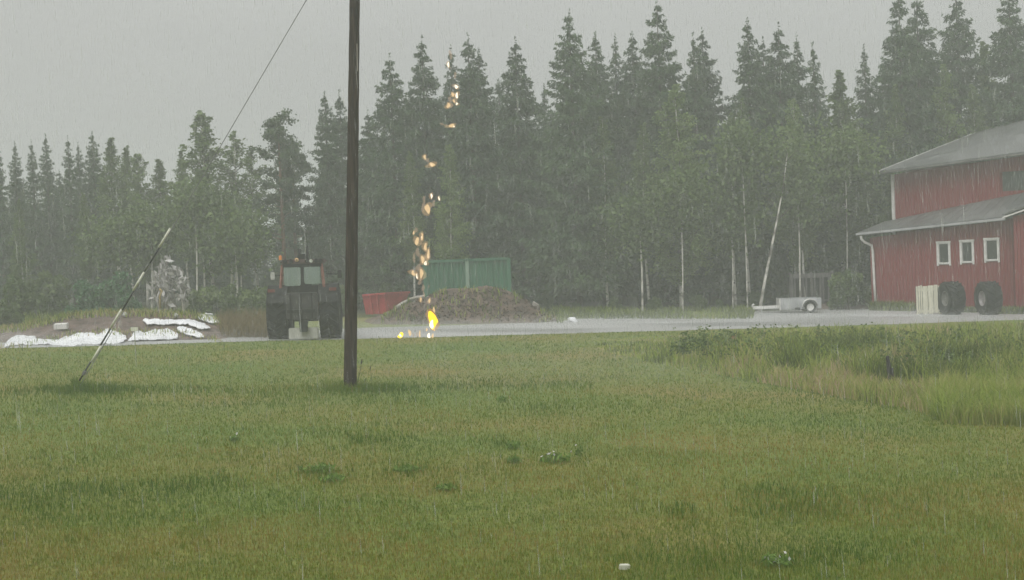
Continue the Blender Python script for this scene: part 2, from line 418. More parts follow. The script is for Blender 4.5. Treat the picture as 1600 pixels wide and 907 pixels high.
def build_lawn():
    m = leafy('lawn_grass', [(0, (.062, .128, .010)), (.35, (.108, .178, .014)), (.6, (.180, .192, .018)), (.82, (.262, .182, .036)), (1, (.36, .28, .10))], .3, (.3, .28), rough=.5, obj_var=0)
    n = 470000
    px = RG.uniform(-260, 1860, n); py = 519 + (1010 - 519) * RG.uniform(0, 1, n) ** 1.12
    x, y = gpn(px, py)
    ok = (y > 3) & ~inside(WEED, px, py)
    rx = np.array([p[0] for p in ROADW[:10]]); ry = np.array([p[1] for p in ROADW[:10]])
    o = np.argsort(rx); ok &= y < np.interp(x, rx[o], ry[o]) + .15 * vnoise(x, y, .6, 3)
    x, y = x[ok], y[ok]; n = len(x)
    pat = vnoise(x, y, 1.3, 1) * .5 + vnoise(x, y, .35, 2) * .5
    band = np.exp(-((y - 27.2 - .04 * x) / .8) ** 2) * (x < 1.5)
    h = RG.uniform(.022, .052, n) * (1 + .4 * pat) + .07 * band * RG.uniform(.2, 1, n)
    h *= np.where(RG.uniform(0, 1, n) < .08, RG.uniform(1.4, 2.6, n), 1)
    w = .0015 * np.maximum(1, y / 9) * RG.uniform(.7, 1.5, n)
    rnd = np.clip(RG.normal(.50, .14, n) - .20 * np.clip(pat, 0, 1) - .2 * band - .15 * smooth((y - 16) / 9) + .12 * vnoise(x, y, .18, 6) + .16 * np.clip(vnoise(x, y, 2.6, 14) + .2, 0, 1) * (y < 24), 0, 1)
    dry = RG.uniform(0, 1, n) < .05; rnd[dry] = RG.uniform(.8, 1, dry.sum())
    V, Fc, r = blades(n, x, y, gz(x, y), h, w, RG.uniform(.1, .7, n), rnd)
    tag(mobj('lawn_grass', np_mesh('lawn_grass', V, Fc, m, r)), 'short green and olive lawn grass across the foreground', 'grass', kind='stuff')
    # darker lush tussocks in the lawn are longer grass in patches
    spots = [(640, 738, 40), (495, 740, 40), (600, 687, 45), (140, 768, 55), (250, 766, 60), (60, 790, 60), (700, 765, 20), (1060, 800, 30), (1350, 790, 130), (1250, 788, 90),
             (1100, 880, 140), (1290, 870, 100), (560, 690, 20), (1230, 800, 90), (120, 620, 50), (180, 616, 40), (560, 612, 60), (640, 628, 40), (430, 622, 90), (780, 695, 16), (330, 755, 60), (850, 640, 70), (1200, 770, 50)]
    X, Y = [], []
    for (cx, cy, s) in spots:
        k = int(38 * s / 10)
        a, b = gpn(RG.normal(cx, s * .62, k), RG.normal(cy, s * .10 + 2, k)); X.append(a); Y.append(b)
    x, y = np.concatenate(X), np.concatenate(Y); n = len(x)
    V, Fc, r = blades(n, x, y, gz(x, y), RG.uniform(.05, .12, n), .0022 * np.maximum(1, y / 9) * RG.uniform(.8, 1.5, n), RG.uniform(.1, .7, n), np.clip(RG.normal(.22, .14, n), 0, 1))
    tag(mobj('tussock_grass', np_mesh('tussock_grass', V, Fc, m, r)), 'darker longer tufts of grass scattered through the lawn', 'grass', kind='stuff')
build_lawn()

def build_meadow():
    m = leafy('meadow_grass', [(0, (.065, .095, .026)), (.3, (.125, .165, .036)), (.55, (.27, .36, .060)), (.78, (.38, .37, .13)), (1, (.46, .35, .22))], .35, (.45, .22), rough=.5, obj_var=0)
    n = 110000
    px = RG.uniform(900, 1900, n); py = 500 + 180 * RG.uniform(0, 1, n) ** .8
    ok = inside(WEED, px, py); px, py = px[ok], py[ok]; x, y = gpn(px, py); n = len(x)
    topband = np.clip((545 - py) / 15, 0, 1) * .16
    ed = 513 + (1200 - px) * .03; big = np.clip((px - 930) / 250, .25, 1) * np.clip((py - ed + 1) / 42, .10, 1)
    edge = np.clip((px - 900) / 500, 0, 1)
    pat = vnoise(x, y, 1.6, 7) * .5 + vnoise(x, y, .55, 8) * .5
    cell = vnoise(x, y, .38, 9)
    h = RG.uniform(.16, .78, n) * big * (1 + .45 * pat + .55 * cell)
    h = np.minimum(h, .80)
    lush = ((px - 1560) / 120) ** 2 + ((py - 640) / 30) ** 2 < 1
    h = np.where(lush, RG.uniform(.22, .55, n) * (1 + .3 * cell), h)
    rnd = np.clip(RG.normal(.46, .15, n) - .30 * pat + .30 * vnoise(x, y, .8, 10) - .14 * cell + .06 + topband, 0, 1)
    low = (py > 560 + (px - 940) * .11) & ~lush          # dry pinkish fringe along the lawn
    rnd = np.where(low, np.clip(RG.normal(.72, .2, n) + .2 * pat, 0, 1), rnd)
    h = np.where(low, h * .55, h)
    rnd = np.where(lush, np.clip(RG.normal(.60, .08, n), 0, 1), rnd)
    w = RG.uniform(.006, .012, n) * np.maximum(.8, y / 28)
    V, Fc, r = blades(n, x, y, gz(x, y), h, w, RG.uniform(.1, .8, n), rnd)
    tag(mobj('meadow_grass', np_mesh('meadow_grass', V, Fc, m, r)), 'tall rough meadow grass and weeds right of the lawn', 'grass', kind='stuff')
    # broad-leaved weeds between the grass
    m2 = leafy('weed_leaves', [(0, (.06, .10, .035)), (.5, (.12, .18, .055)), (.85, (.20, .26, .09)), (1, (.26, .16, .10))], .3, (.7, .2), obj_var=0)
    n = 1500
    px = RG.uniform(1050, 1800, n); py = 536 + 62 * RG.uniform(0, 1, n)
    ok = inside(WEED, px, py) & (vnoise(*gpn(px, py), 1.6, 21) > -.25) & (py < 555 + (px - 940) * .1)
    x, y = gpn(px[ok], py[ok]); n = len(x)
    k = 26
    hh = RG.uniform(.25, .62, n)
    t = RG.uniform(.15, 1, (n, k)); a = RG.uniform(0, 2 * PI, (n, k)); rr = RG.uniform(.02, .16, (n, k)) * (1.1 - t * .6)
    cx = x[:, None] + rr * np.cos(a); cy = y[:, None] + rr * np.sin(a); cz = gz(x, y)[:, None] + t * hh[:, None]
    V, Fc, r = leaf_quads(cx.ravel(), cy.ravel(), cz.ravel(), RG.uniform(.03, .065, n * k), np.repeat(np.clip(RG.normal(.45, .22, n), 0, 1), k) , flat=.6)
    tag(mobj('meadow_weeds', np_mesh('meadow_weeds', V, Fc, m2, r)), 'dark broad-leaved weeds standing in the rough meadow', 'weeds', kind='stuff')
def leaf_quads(x, y, z, s, rnd, flat=0.0, asp=1.6, down=0.0):
    """one rhombic leaf face per point, random facing"""
    n = len(x)
    d = RG.normal(0, 1, (n, 3)); d[:, 2] = d[:, 2] * (1 - flat) - down
    d /= np.linalg.norm(d, axis=1)[:, None] + 1e-9
    e = np.cross(d, RG.normal(0, 1, (n, 3))); e /= np.linalg.norm(e, axis=1)[:, None] + 1e-9
    P = np.stack([x, y, z], 1); s = np.asarray(s)[:, None]
    V = np.stack([P - d * s * asp * .5, P + e * s * .5, P + d * s * asp * .5, P - e * s * .5], 1)
    b = (np.arange(n) * 4)[:, None]
    return V.reshape(-1, 3), (b + [0, 1, 2, 3]), np.repeat(rnd, 4)
build_meadow()
def patch_of_blades(name, label, px0, px1, py0, py1, n, h0, h1, mat, tone=(.5, .2), w=.01, cat='grass', dz=0, bend=.6, soft=False):
    px = RG.uniform(px0, px1, n); py = RG.uniform(py0, py1, n)
    if soft: px = RG.normal((px0 + px1) / 2, (px1 - px0) * .3, n); py = RG.normal((py0 + py1) / 2, (py1 - py0) * .25, n) + 3 * vnoise(px, px * 0, 25, 3)
    x, y = gpn(px, py)
    hh = RG.uniform(h0, h1, n) * (1 + .4 * vnoise(x, y, 1.1, 31))
    V, Fc, r = blades(n, x, y, gz(x, y) + dz, hh, RG.uniform(.5, 1.3, n) * w * np.maximum(1, y / 40), RG.uniform(.1, bend, n), np.clip(RG.normal(tone[0], tone[1], n), 0, 1))
    return tag(mobj(name, np_mesh(name, V, Fc, mat, r)), label, cat, kind='stuff')
MGRASS = bpy.data.materials['meadow_grass']
for _i, (_a, _b, _c, _d, _n, _h) in enumerate(((62, 210, 606, 616, 1500, .2), (500, 625, 604, 616, 1500, .2), (112, 124, 604, 609, 160, .28))):
    patch_of_blades('long_grass', ('longer grass around the anchor of the guy wire', 'longer grass around the foot of the wooden pole', 'small thick tuft right at the guy wire anchor')[_i], _a, _b, _c, _d, _n, .06, _h, bpy.data.materials['lawn_grass'], (.34, .16), w=.0042, soft=True)
patch_of_blades('reed_grass', 'straw-coloured tall grass between the plastic sheeting and the tractor', 345, 432, 514, 528, 3000, .35, .75, MAT['straw'])
patch_of_blades('verge_grass', 'rough green grass along the foot of the forest', 860, 1178, 484, 499, 7000, .12, .32, MGRASS, (.32, .16))
patch_of_blades('bank_grass', 'rough green grass behind the plastic sheeting', -100, 430, 490, 515, 7000, .2, .55, MGRASS, (.32, .16))

# ------------------------------------------------------------------ trees
def spruce(seed, H=16.0, R=3.1, bare=.06, ragged=.25, levels=56, dens=1.0):
    g = np.random.default_rng(seed)
    X, Y, Z, S, C, DX, DY = [], [], [], [], [], [], []
    for i in range(levels):
        f = (i + g.uniform(0, 1)) / levels
        zt0 = H * (bare + (1 - bare) * f ** .93)
        top = 1 - zt0 / H
        L0 = R * (top ** .66) * (1 - .2 * max(0, 1 - f * 4)) + .05
        nb = int(g.integers(6, 10)) if top > .1 else 5
        a0 = g.uniform(0, 2 * PI)
        for b in range(nb):
            rg_ = ragged * (.55 if top < .25 else 1); L_ = L0 * g.uniform(1 - rg_ * 1.6, 1 + rg_)
            if g.uniform() < .06: L_ *= .35
            zt = min(H - .1, zt0 + g.uniform(-1, 1) * H / levels * 1.3)
            a = a0 + 2 * PI * b / nb + g.uniform(-.35, .35)
            k = int(max(8, 36 * L_ * dens * (1.5 if top < .3 else 1)))
            t = g.uniform(.08, 1, k) ** .75
            droop = g.uniform(.18, .5)
            r = L_ * t
            zz = zt - droop * r + .36 * r * t + g.normal(0, .05, k)
            side = g.normal(0, 1, k) * .16 * L_ * (.3 + np.sin(t * PI) * .8)
            x = r * math.cos(a) - side * math.sin(a); y = r * math.sin(a) + side * math.cos(a)
            zz -= np.abs(side) * .35 + g.uniform(0, .22, k) * (.4 + top)
            X.append(x); Y.append(y); Z.append(zz); S.append(g.uniform(.12, .22, k) * (.62 + .5 * top)); 
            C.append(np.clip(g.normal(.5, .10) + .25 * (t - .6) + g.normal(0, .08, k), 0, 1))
            DX.append(np.full(k, math.cos(a))); DY.append(np.full(k, math.sin(a)))
    k = 16; X.append(g.normal(0, .03, k)); Y.append(g.normal(0, .03, k)); Z.append(H + g.uniform(-.5, .5, k)); S.append(np.full(k, .12)); C.append(np.full(k, .6)); DX.append(np.full(k, .1)); DY.append(np.full(k, .1))
    X, Y, Z, S, C, DX, DY = map(np.concatenate, (X, Y, Z, S, C, DX, DY)); n = len(X)
    d = np.stack([DX * .6, DY * .6, np.full(n, -.45)], 1) + g.normal(0, .45, (n, 3)); d /= np.linalg.norm(d, axis=1)[:, None]
    e = np.cross(d, g.normal(0, 1, (n, 3))); e /= np.linalg.norm(e, axis=1)[:, None]
    P = np.stack([X, Y, Z], 1); S = S[:, None]
    V = np.stack([P - d * S, P + e * S * .30, P + d * S, P - e * S * .30], 1).reshape(-1, 3)
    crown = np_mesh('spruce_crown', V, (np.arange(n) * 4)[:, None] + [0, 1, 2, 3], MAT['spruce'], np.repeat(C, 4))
    tr = MB().tube([(0, 0, -.3), (.02, 0, H * .3), (-.02, .02, H * .7), (0, 0, H)], [.19, .14, .08, .015], 7)
    return dict(H=H, trunk=tr.mesh('spruce_trunk', MAT['bark'], True), crown=crown)
def birch(seed, H=14.0, R=2.0, base=.22, n=17000, mat='birch', lean=0.0, dense=1.0, tr_r=.11, leaf=(.07, .125)):
    g = np.random.default_rng(seed)
    cx = lambda t: lean * H * t ** 1.4 + .12 * math.sin(t * 5 + seed); cy = lambda t: .1 * math.cos(t * 4 + seed)
    tr = MB().tube([(cx(i / 8), cy(i / 8), -.3 + (H + .3) * i / 8 * .97) for i in range(9)], [tr_r * (1 - .86 * i / 8) for i in range(9)], 8)
    lm = MB()
    X, Y, Z, S, C = [], [], [], [], []
    nl = 84; per = int(n * dense / nl / 6)
    for i in range(nl):
        f = base + (1 - base) * (i + g.uniform(0, 1)) / nl * .97
        tt_ = min(1, (f - base) / (1 - base)); w = (1 - tt_) ** .75 * min(1, (tt_ + .12) * 3.2)
        L_ = R * w * g.uniform(.5, 1.2) + .03
        a = g.uniform(0, 2 * PI); z0 = H * f
        x0, y0 = cx(f), cy(f)
        p0 = Vector((x0, y0, z0 - L_ * .55)); p1 = Vector((x0 + L_ * .55 * math.cos(a), y0 + L_ * .55 * math.sin(a), z0 + L_ * .12)); p2 = Vector((x0 + L_ * math.cos(a), y0 + L_ * math.sin(a), z0 + L_ * .18))
        lm.tube([p0, p1, p2], [.032, .018, .006], 4, False)
        tone = g.normal(.5, .10)
        for s in range(6):                                  # hanging sprays along each limb
            t = g.uniform(.08, 1.05); q = p1.lerp(p2, (t - .5) * 2) if t > .5 else p0.lerp(p1, t * 2)
            hang = g.uniform(.3, 1.3) * (.35 + .65 * w)
            k = int(per * (.22 + 1.1 * w)); u = g.uniform(0, 1, k)
            X.append(q.x + g.normal(0, .035 + .25 * w, k)); Y.append(q.y + g.normal(0, .035 + .25 * w, k)); Z.append(q.z + .2 - u * hang)
            S.append(g.uniform(leaf[0], leaf[1], k)); C.append(np.clip(tone + g.normal(0, .12) + g.normal(0, .1, k), 0, 1))
    X, Y, Z, S, C = map(np.concatenate, (X, Y, Z, S, C))
    V, Fc, r = leaf_quads(X, Y, Z, S, C, down=.5)
    me = np_mesh('birch_crown', V, Fc, MAT[mat], r)
    return dict(H=H, trunk=tr.mesh('birch_trunk', MAT['birchbark'], True), limbs=lm.mesh('birch_limbs', MAT['bark'], True), crown=me)
def pine(seed, H=14.0):
    g = np.random.default_rng(seed)
    tr = MB().tube([(0, 0, -.3), (.05, 0, H * .5), (-.05, 0, H * .8), (0, 0, H * .98)], [.17, .13, .07, .02], 7)
    lm = MB(); X, Y, Z, S, C = [], [], [], [], []
    for i in range(34):
        f = .35 + .63 * (i + g.uniform(0, 1)) / 34
        L_ = (2.5 * (1 - f) ** .55 + .25) * g.uniform(.6, 1.15); a = g.uniform(0, 2 * PI)
        p0 = Vector((0, 0, H * f)); p1 = Vector((L_ * math.cos(a), L_ * math.sin(a), H * f + L_ * .25))
        lm.tube([p0, p1], [.035, .01], 4, False); tone = g.normal(.5, .15)
        for s in range(5):
            t = g.uniform(.45, 1.05); q = p0.lerp(p1, t) + Vector(g.normal(0, .18, 3)); k = 60
            X.append(q.x + g.normal(0, .2, k)); Y.append(q.y + g.normal(0, .2, k)); Z.append(q.z + g.normal(.05, .11, k)); S.append(g.uniform(.09, .17, k)); C.append(np.clip(tone + g.normal(0, .1, k), 0, 1))
    X, Y, Z, S, C = map(np.concatenate, (X, Y, Z, S, C))
    V, Fc, r = leaf_quads(X, Y, Z, S, C, down=-.5)
    return dict(H=H, trunk=tr.mesh('pine_trunk', MAT['pinebark'], True), limbs=lm.mesh('pine_limbs', MAT['pinebark'], True), crown=np_mesh('pine_crown', V, Fc, MAT['pine'], r))
def shrub(seed, n=5000, mat='bush', leaf=(.07, .13)):
    g = np.random.default_rng(seed)
    lm = MB(); X, Y, Z, S, C = [], [], [], [], []
    k = 26
    for i in range(k):
        a = g.uniform(0, 2 * PI); rr = g.uniform(0, .85) ; zz = g.uniform(.25, 1.75) * (1 - .35 * rr)
        q = Vector((rr * math.cos(a), rr * math.sin(a), zz)); lm.tube([(q.x * .15, q.y * .15, -.05), (q.x * .6, q.y * .6, zz * .6), q], [.02, .013, .005], 4, False)
        m_ = n // k; u = g.normal(0, 1, (m_, 3)); u /= np.linalg.norm(u, axis=1)[:, None]; s = g.uniform(.2, .42) * g.uniform(.25, 1, m_)[:, None] ** .5
        P = np.array(q) + u * s * [1, 1, 1.1]; P[:, 2] = np.abs(P[:, 2])
        X.append(P[:, 0]); Y.append(P[:, 1]); Z.append(P[:, 2]); S.append(g.uniform(*leaf, m_)); C.append(np.clip(g.normal(.5, .18) + g.normal(0, .1, m_), 0, 1))
    X, Y, Z, S, C = map(np.concatenate, (X, Y, Z, S, C))
    V, Fc, r = leaf_quads(X, Y, Z, S, C)
    return dict(H=2.0, trunk=lm.mesh('shrub_stems', MAT['bark'], True), crown=np_mesh('shrub_crown', V, Fc, MAT[mat], r))
PRO = dict(
    spruce=[spruce(1), spruce(2, R=2.7, ragged=.34), spruce(3, R=3.5, ragged=.24), spruce(4, R=2.5, ragged=.42), spruce(5, R=3.2, ragged=.42), spruce(12, R=2.9, ragged=.3)],
    thin=[spruce(6, R=1.8, ragged=.5, bare=.1, dens=.75), spruce(7, R=2.1, ragged=.5, bare=.12, dens=.7)],
    birch=[birch(1), birch(2, R=1.7, base=.3), birch(3, R=2.5, base=.16, n=24000), birch(4, R=1.4, base=.34, n=12000)],
    airy=[birch(8, R=2.7, base=.2, n=13000, leaf=(.08, .15)), birch(9, R=2.5, base=.25, n=7500, leaf=(.08, .15))],
    palebirch=[birch(21, R=2.9, base=.14, n=26000, mat='palebirch'), birch(22, R=2.2, base=.2, n=18000, mat='palebirch')],
    pine=[pine(1), pine(2)],
    shrub=[shrub(1), shrub(2), shrub(3, n=3500)],
    willow=[shrub(4, mat='willow'), shrub(5, mat='willow')], greenbush=[shrub(6, mat='brightbush')],
)
NAMES = dict(palebirch='birch_tree', willow='shrub', greenbush='shrub', spruce='spruce_tree', thin='spruce_tree', birch='birch_tree', airy='birch_tree', pine='pine_tree', shrub='shrub')
GROUPS = dict(palebirch='birches of the forest edge', willow='shrubs at the foot of the forest', greenbush='shrubs at the foot of the forest', spruce='spruces of the forest edge', thin='spruces of the forest edge', birch='birches of the forest edge', airy='birches of the forest edge', pine='pines of the forest edge', shrub='shrubs at the foot of the forest')
def tree(kind, v, px, py, D, label, wide=1.0, group=None, rot=None):
    top = at(px, py, D); z0 = float(gz(top.x, D)); H = top.z - z0
    p = PRO[kind][v % len(PRO[kind])]; s = H / p['H']
    o = empty(NAMES[kind], (top.x, D, z0), (0, 0, random.uniform(0, 2 * PI) if rot is None else rot), label=label,
              cat='shrub' if NAMES[kind] == 'shrub' else 'tree', group=group or GROUPS[kind])
    o.scale = (s * wide, s * wide, s)
    mobj('stem' if NAMES[kind] == 'shrub' else 'trunk', p['trunk'], o)
    if 'limbs' in p: mobj('limb', p['limbs'], o)
    mobj('crown', p['crown'], o)
    return o
T = tree
# skyline and front trees, each with its tip where the photograph has it
for a in [
 ('thin', 0, -4, 226, 69, 'thin dark spruce cut off by the left edge, its tip above the lone green bushes'),
 ('thin', 1, 23, 228, 71, 'thin ragged spruce, first whole one from the left edge of the skyline'),
 ('thin', 0, 49, 226, 70, 'thin spruce with a forked-looking tip, second whole one from the left edge'),
 ('thin', 1, 71, 216, 72, 'thin spruce with drooping bare tip, third whole one from the left edge'),
 ('thin', 0, 106, 220, 70, 'thin dark spruce above the wide gap, fourth whole one from the left edge'),
 ('thin', 1, 122, 229, 73, 'small thin spruce tucked right beside the fourth spruce from the left'),
 ('spruce', 3, 144, 211, 71, 'dark narrow spruce touching the leafy birch crown at the left skyline'),
 ('birch', 3, 174, 212, 68, 'full-leaved birch with a rounded top on the left skyline, right of the thin spruces', 1.35),
 ('birch', 1, 196, 226, 70, 'lower leafy birch on the right shoulder of the rounded birch'),
 ('palebirch', 1, 218, 237, 68, 'pale green birch filling the low dip left of the tall airy birch', 1.4),
 ('birch', 3, 246, 246, 69, 'lowest pale birch at the bottom of the left skyline dip', 1.5),
 ('airy', 0, 317, 170, 65, 'tall airy birch with a pointed crown, the highest tree left of the pine', 1.5),
 ('birch', 3, 283, 232, 66, 'leafy birch on the left flank of the tall airy birch'),
 ('airy', 1, 362, 203, 67, 'sparse birch whose drooping twigs let the grey sky through, under the guy wire', 1.5),
 ('airy', 1, 392, 226, 69, 'small sparse birch between the airy birches and the pine', 1.5),
 ('pine', 0, 434, 180, 64, 'pine with clumped needles and upright tip behind the tractor'),
 ('pine', 1, 455, 222, 67, 'lower pine on the right flank of the tall pine behind the tractor'),
 ('spruce', 3, 507, 150, 66, 'pointed spruce left of the wooden pole, left one of the pair'),
 ('spruce', 1, 530, 151, 68, 'pointed spruce left of the wooden pole, touching the pole'),
 ('spruce', 2, 609, 94, 64, 'broad blunt-topped spruce, first to the right of the wooden pole'),
 ('spruce', 0, 659, 68, 65, 'pointed spruce, second to the right of the wooden pole'),
 ('thin', 0, 704, 82, 67, 'narrow spruce whose tip is lit by the highest glowing lightning bead'),
 ('spruce', 1, 731, 64, 64, 'tall spruce right behind the upper lightning beads'),
 ('spruce', 3, 748, 84, 67, 'spruce forming the right shoulder of the one behind the lightning beads'),
 ('spruce', 2, 805, 69, 65, 'broad symmetrical spruce standing apart above the earth heap'),
 ('thin', 1, 850, 140, 69, 'low thin spruce in the gap right of the broad symmetrical spruce'),
 ('spruce', 4, 889, 26, 63, 'tall ragged spruce with sparse hanging branches near the middle of the skyline'),
 ('spruce', 3, 930, 58, 66, 'narrow spruce on the right shoulder of the tall ragged spruce'),
 ('thin', 1, 961, 64, 68, 'slender spruce tip between the ragged spruce and the highest central spruce'),
 ('spruce', 3, 987, 58, 67, 'spruce on the left shoulder of the highest central spruce'),
 ('spruce', 0, 1026, 8, 66, 'highest spruce of the middle skyline, with a sharp clean tip'),
 ('thin', 1, 1083, 62, 67, 'left tip of the twin spruces right of the highest central spruce'),
 ('spruce', 4, 1097, 54, 68, 'right tip of the twin spruces right of the highest central spruce'),
 ('spruce', 3, 1168, 38, 66, 'narrow spruce right of the sky gap, leaning branches to its left'),
 ('spruce', 0, 1192, 68, 68, 'lower spruce squeezed between two taller spruces right of the sky gap'),
 ('spruce', 2, 1216, 47, 67, 'blunt full spruce above the leaning white birch trunk'),
 ('thin', 0, 1245, 63, 69, 'thin bare-topped spruce just right of the blunt full spruce'),
 ('thin', 1, 1270, 77, 67, 'small sharp spruce before the skyline dips toward the red building'),
 ('birch', 0, 1309, 107, 66, 'leafy birch with feathery top in the dip before the red building', 1.4),
 ('thin', 1, 1350, 80, 70, 'greyish half-bare spruce with a bare spike left of the tall spruce cluster'),
 ('spruce', 0, 1378, 100, 71, 'low spruce at the left foot of the tall cluster above the red building'),
 ('spruce', 1, 1404, -4, 68, 'tall spruce, left one of the cluster above the end of the red building'),
 ('spruce', 2, 1432, 2, 70, 'tall broad spruce, right one of the cluster above the end of the red building'),
 ('spruce', 4, 1493, -10, 71, 'tall dark spruce standing alone above the middle of the upper roof'),
 ('birch', 1, 1540, 62, 73, 'leafy birch squeezed between the two darkest spruces above the upper roof'),
 ('spruce', 2, 1576, -16, 70, 'dark broad spruce at the right edge above the upper roof'),
 ('palebirch', 0, 1055, 128, 61.5, 'big pale green birch with a wide drooping crown in the middle of the forest edge', 1.25),
 ('birch', 1, 1003, 190, 62, 'birch with a short bright white trunk left of the big pale birch'),
 ('birch', 1, 1140, 175, 62.5, 'birch right of the big pale birch with a slim hidden trunk'),
 ('birch', 3, 1158, 150, 63, 'birch with two stretches of white trunk showing, left of the leaning trunk'),
 ('palebirch', 1, 1236, 150, 64, 'olive green birch rising behind the leaning white trunk'),
 ('birch', 3, 1249, 200, 62.5, 'birch with a straight thin white trunk right of the leaning trunk'),
 ('birch', 2, 1320, 150, 66, 'wide leafy birch left of the red building, behind its gutter end'),
 ('birch', 0, 1400, 130, 67, 'pale birch crown showing over the lower end of the upper roof'),
 ('palebirch', 1, 1476, 95, 68, 'light green birch crown in front of the lone tall spruce above the roof'),
 ('birch', 1, 1520, 130, 69, 'small green birch crown hanging low over the upper roof'),
 ('palebirch', 1, 700, 222, 60.5, 'pale drooping birch in front of the spruces, left of the green container'),
 ('birch', 3, 310, 262, 61.5, 'slim birch with a bright white trunk above the plastic sheeting'),
 ('birch', 3, 370, 300, 61.0, 'small birch with a thin white trunk left of the tractor cab'),
 ('birch', 1, 130, 300, 62, 'bushy birch in front of the thin spruces, above the soil bank'),
 ('birch', 0, 30, 310, 61, 'bushy dark birch in front of the forest near the left edge'),
 ('birch', 1, 232, 330, 62, 'short bushy birch behind the heap of pale dead branches'),
 ('spruce', 2, 575, 180, 66, 'spruce mostly hidden by the wooden pole'),
 ('birch', 1, 640, 235, 62, 'thin-leaved birch left of the lightning beads, behind the red skip'),
 ('birch', 0, 940, 180, 62.5, 'grey green birch in front of the tall ragged spruce'),
]: T(*a)
# deeper rows, told apart by nothing
g = np.random.default_rng(5)
sky_x = np.array([-300, -60, 0, 60, 140, 180, 250, 317, 380, 434, 470, 520, 560, 609, 660, 730, 805, 850, 890, 960, 1026, 1097, 1135, 1170, 1216, 1270, 1310, 1350, 1404, 1450, 1493, 1540, 1576, 1900])
sky_y = np.array([230, 230, 240, 240, 235, 235, 262, 240, 250, 235, 250, 185, 200, 130, 110, 95, 110, 150, 85, 95, 70, 90, 150, 85, 90, 110, 125, 120, 60, 80, 45, 80, 30, 20])
k = 0
for D, n, px0, px1, drop in ((74, 36, -160, 1800, 38), (80, 34, -160, 1800, 30), (88, 30, -140, 1760, 42)):
    for i in range(n):
        px = px0 + (px1 - px0) * (i + g.uniform(.1, .9)) / n
        if 340 < px < 420: drop_ = 100
        else: drop_ = drop
        py = np.interp(px, sky_x, sky_y) + drop_ + g.uniform(-8, 40)
        kd = 'spruce' if g.uniform() < .8 else 'birch'
        T(kd, int(g.integers(0, 5)), px, py, D + g.uniform(-2, 2), 'dark spruce deep inside the forest, merging with its neighbours' if kd == 'spruce' else 'birch deep inside the forest, merging with its neighbours', 1.15, group='trees deep inside the forest')
# leaning birch trunk, bare
def leaning_birch():
    D = 60.0
    pts = [(1186, 490), (1193, 450), (1203, 400), (1214, 345), (1224, 290), (1231, 235)]
    P = [at(x, y, D + i * .1) for i, (x, y) in enumerate(pts)]; P[0].z = float(gz(P[0].x, 0)) - .1
    o = empty('birch_tree', P[0], label='bare leaning white birch trunk rising from behind the grey trailer drawbar', cat='tree', group='birches of the forest edge')
    Q = [p - P[0] for p in P]
    MB().tube(Q, [.074, .062, .052, .042, .030, .016], 8).build('trunk', MAT['palebark'], o, True)
    b = MB(); e = Q[-1]
    for i in range(7):
        q = Q[3].lerp(Q[5], i / 6); a = i * 2.4
        b.tube([q, q + Vector((math.cos(a) * .5, math.sin(a) * .5, .45)), q + Vector((math.cos(a) * .8, math.sin(a) * .8, .6))], [.022, .014, .005], 4, False)
    b.build('limb', MAT['bark'], o)
    n = 600; X = e.x + RG.normal(0, .7, n); Y = e.y + RG.normal(0, .7, n); Z = e.z + RG.normal(.1, .6, n)
    V, Fc, r = leaf_quads(X, Y, Z, RG.uniform(.09, .15, n), np.clip(RG.normal(.5, .2, n), 0, 1))
    mobj('crown', np_mesh('birch_crown', V, Fc, MAT['birch'], r), o)
MAT['palebark'] = noisy('pale_birch_bark', (.10, .09, .075), (.60, .58, .53), 1.5, .7, stretch=(1, 1, 1.2), lo=.36, hi=.54)
leaning_birch()
# plain extra birch trunks standing clear of their foliage
def slim_trunk(px0, py0, px1, py1, D, rad, label):
    a, b = at(px0, py0, D), at(px1, py1, D); base = Vector((a.x, D, float(gz(a.x, 0)) - .1))
    o = empty('birch_tree', base, label=label, cat='tree', group='birches of the forest edge')
    p, q = a - base, b - base
    MB().tube([(0, 0, 0), p, p.lerp(q, .5) + Vector((.03, 0, 0)), q, q + (q - p) * .06], [rad * 1.15, rad, rad * .85, rad * .7, rad * .5], 7).build('trunk', MAT['palebark'], o, True)
    n = 2400; c = q + Vector((0, 0, .35))
    X = c.x + RG.normal(0, .62, n); Y = c.y + RG.normal(0, .4, n); Z = c.z + RG.normal(.2, .55, n)
    V, Fc, r = leaf_quads(X, Y, Z, RG.uniform(.09, .15, n), np.clip(RG.normal(.45, .2, n), 0, 1))
    mobj('crown', np_mesh('birch_crown', V, Fc, MAT['birch'], r), o)
for a in [(1004, 486, 1000, 368, 59.6, .048, 'short straight white birch trunk standing out in front of the dark spruces'),
          (1067, 486, 1064, 330, 59.6, .034, 'long thin pale trunk under the big pale birch crown'),
          (1168, 480, 1160, 262, 60.4, .032, 'pale trunk midway between the big pale birch and the leaning trunk'),
          (1145, 470, 1143, 360, 60.8, .036, 'short thin white trunk just left of the two-part white trunk'),
          (1250, 470, 1247, 322, 61, .036, 'upright thin white trunk right of the leaning one'),
          (1324, 470, 1321, 262, 62, .026, 'pale thin trunk close left of the red building'),
          (308, 476, 306, 350, 60, .042, 'white trunk straight above the right end of the plastic sheeting'),
          (371, 480, 368, 398, 59, .034, 'thin white trunk a little left of the tractor'),
          (361, 470, 361, 376, 60.4, .05, 'greyish thicker trunk beside the thin white one left of the tractor'),
          (186, 478, 183, 400, 61, .04, 'thin pale trunk above the middle of the soil bank'),
          (238, 478, 236, 380, 61, .04, 'thin pale trunk behind the heap of pale branches')]:
    slim_trunk(*a)
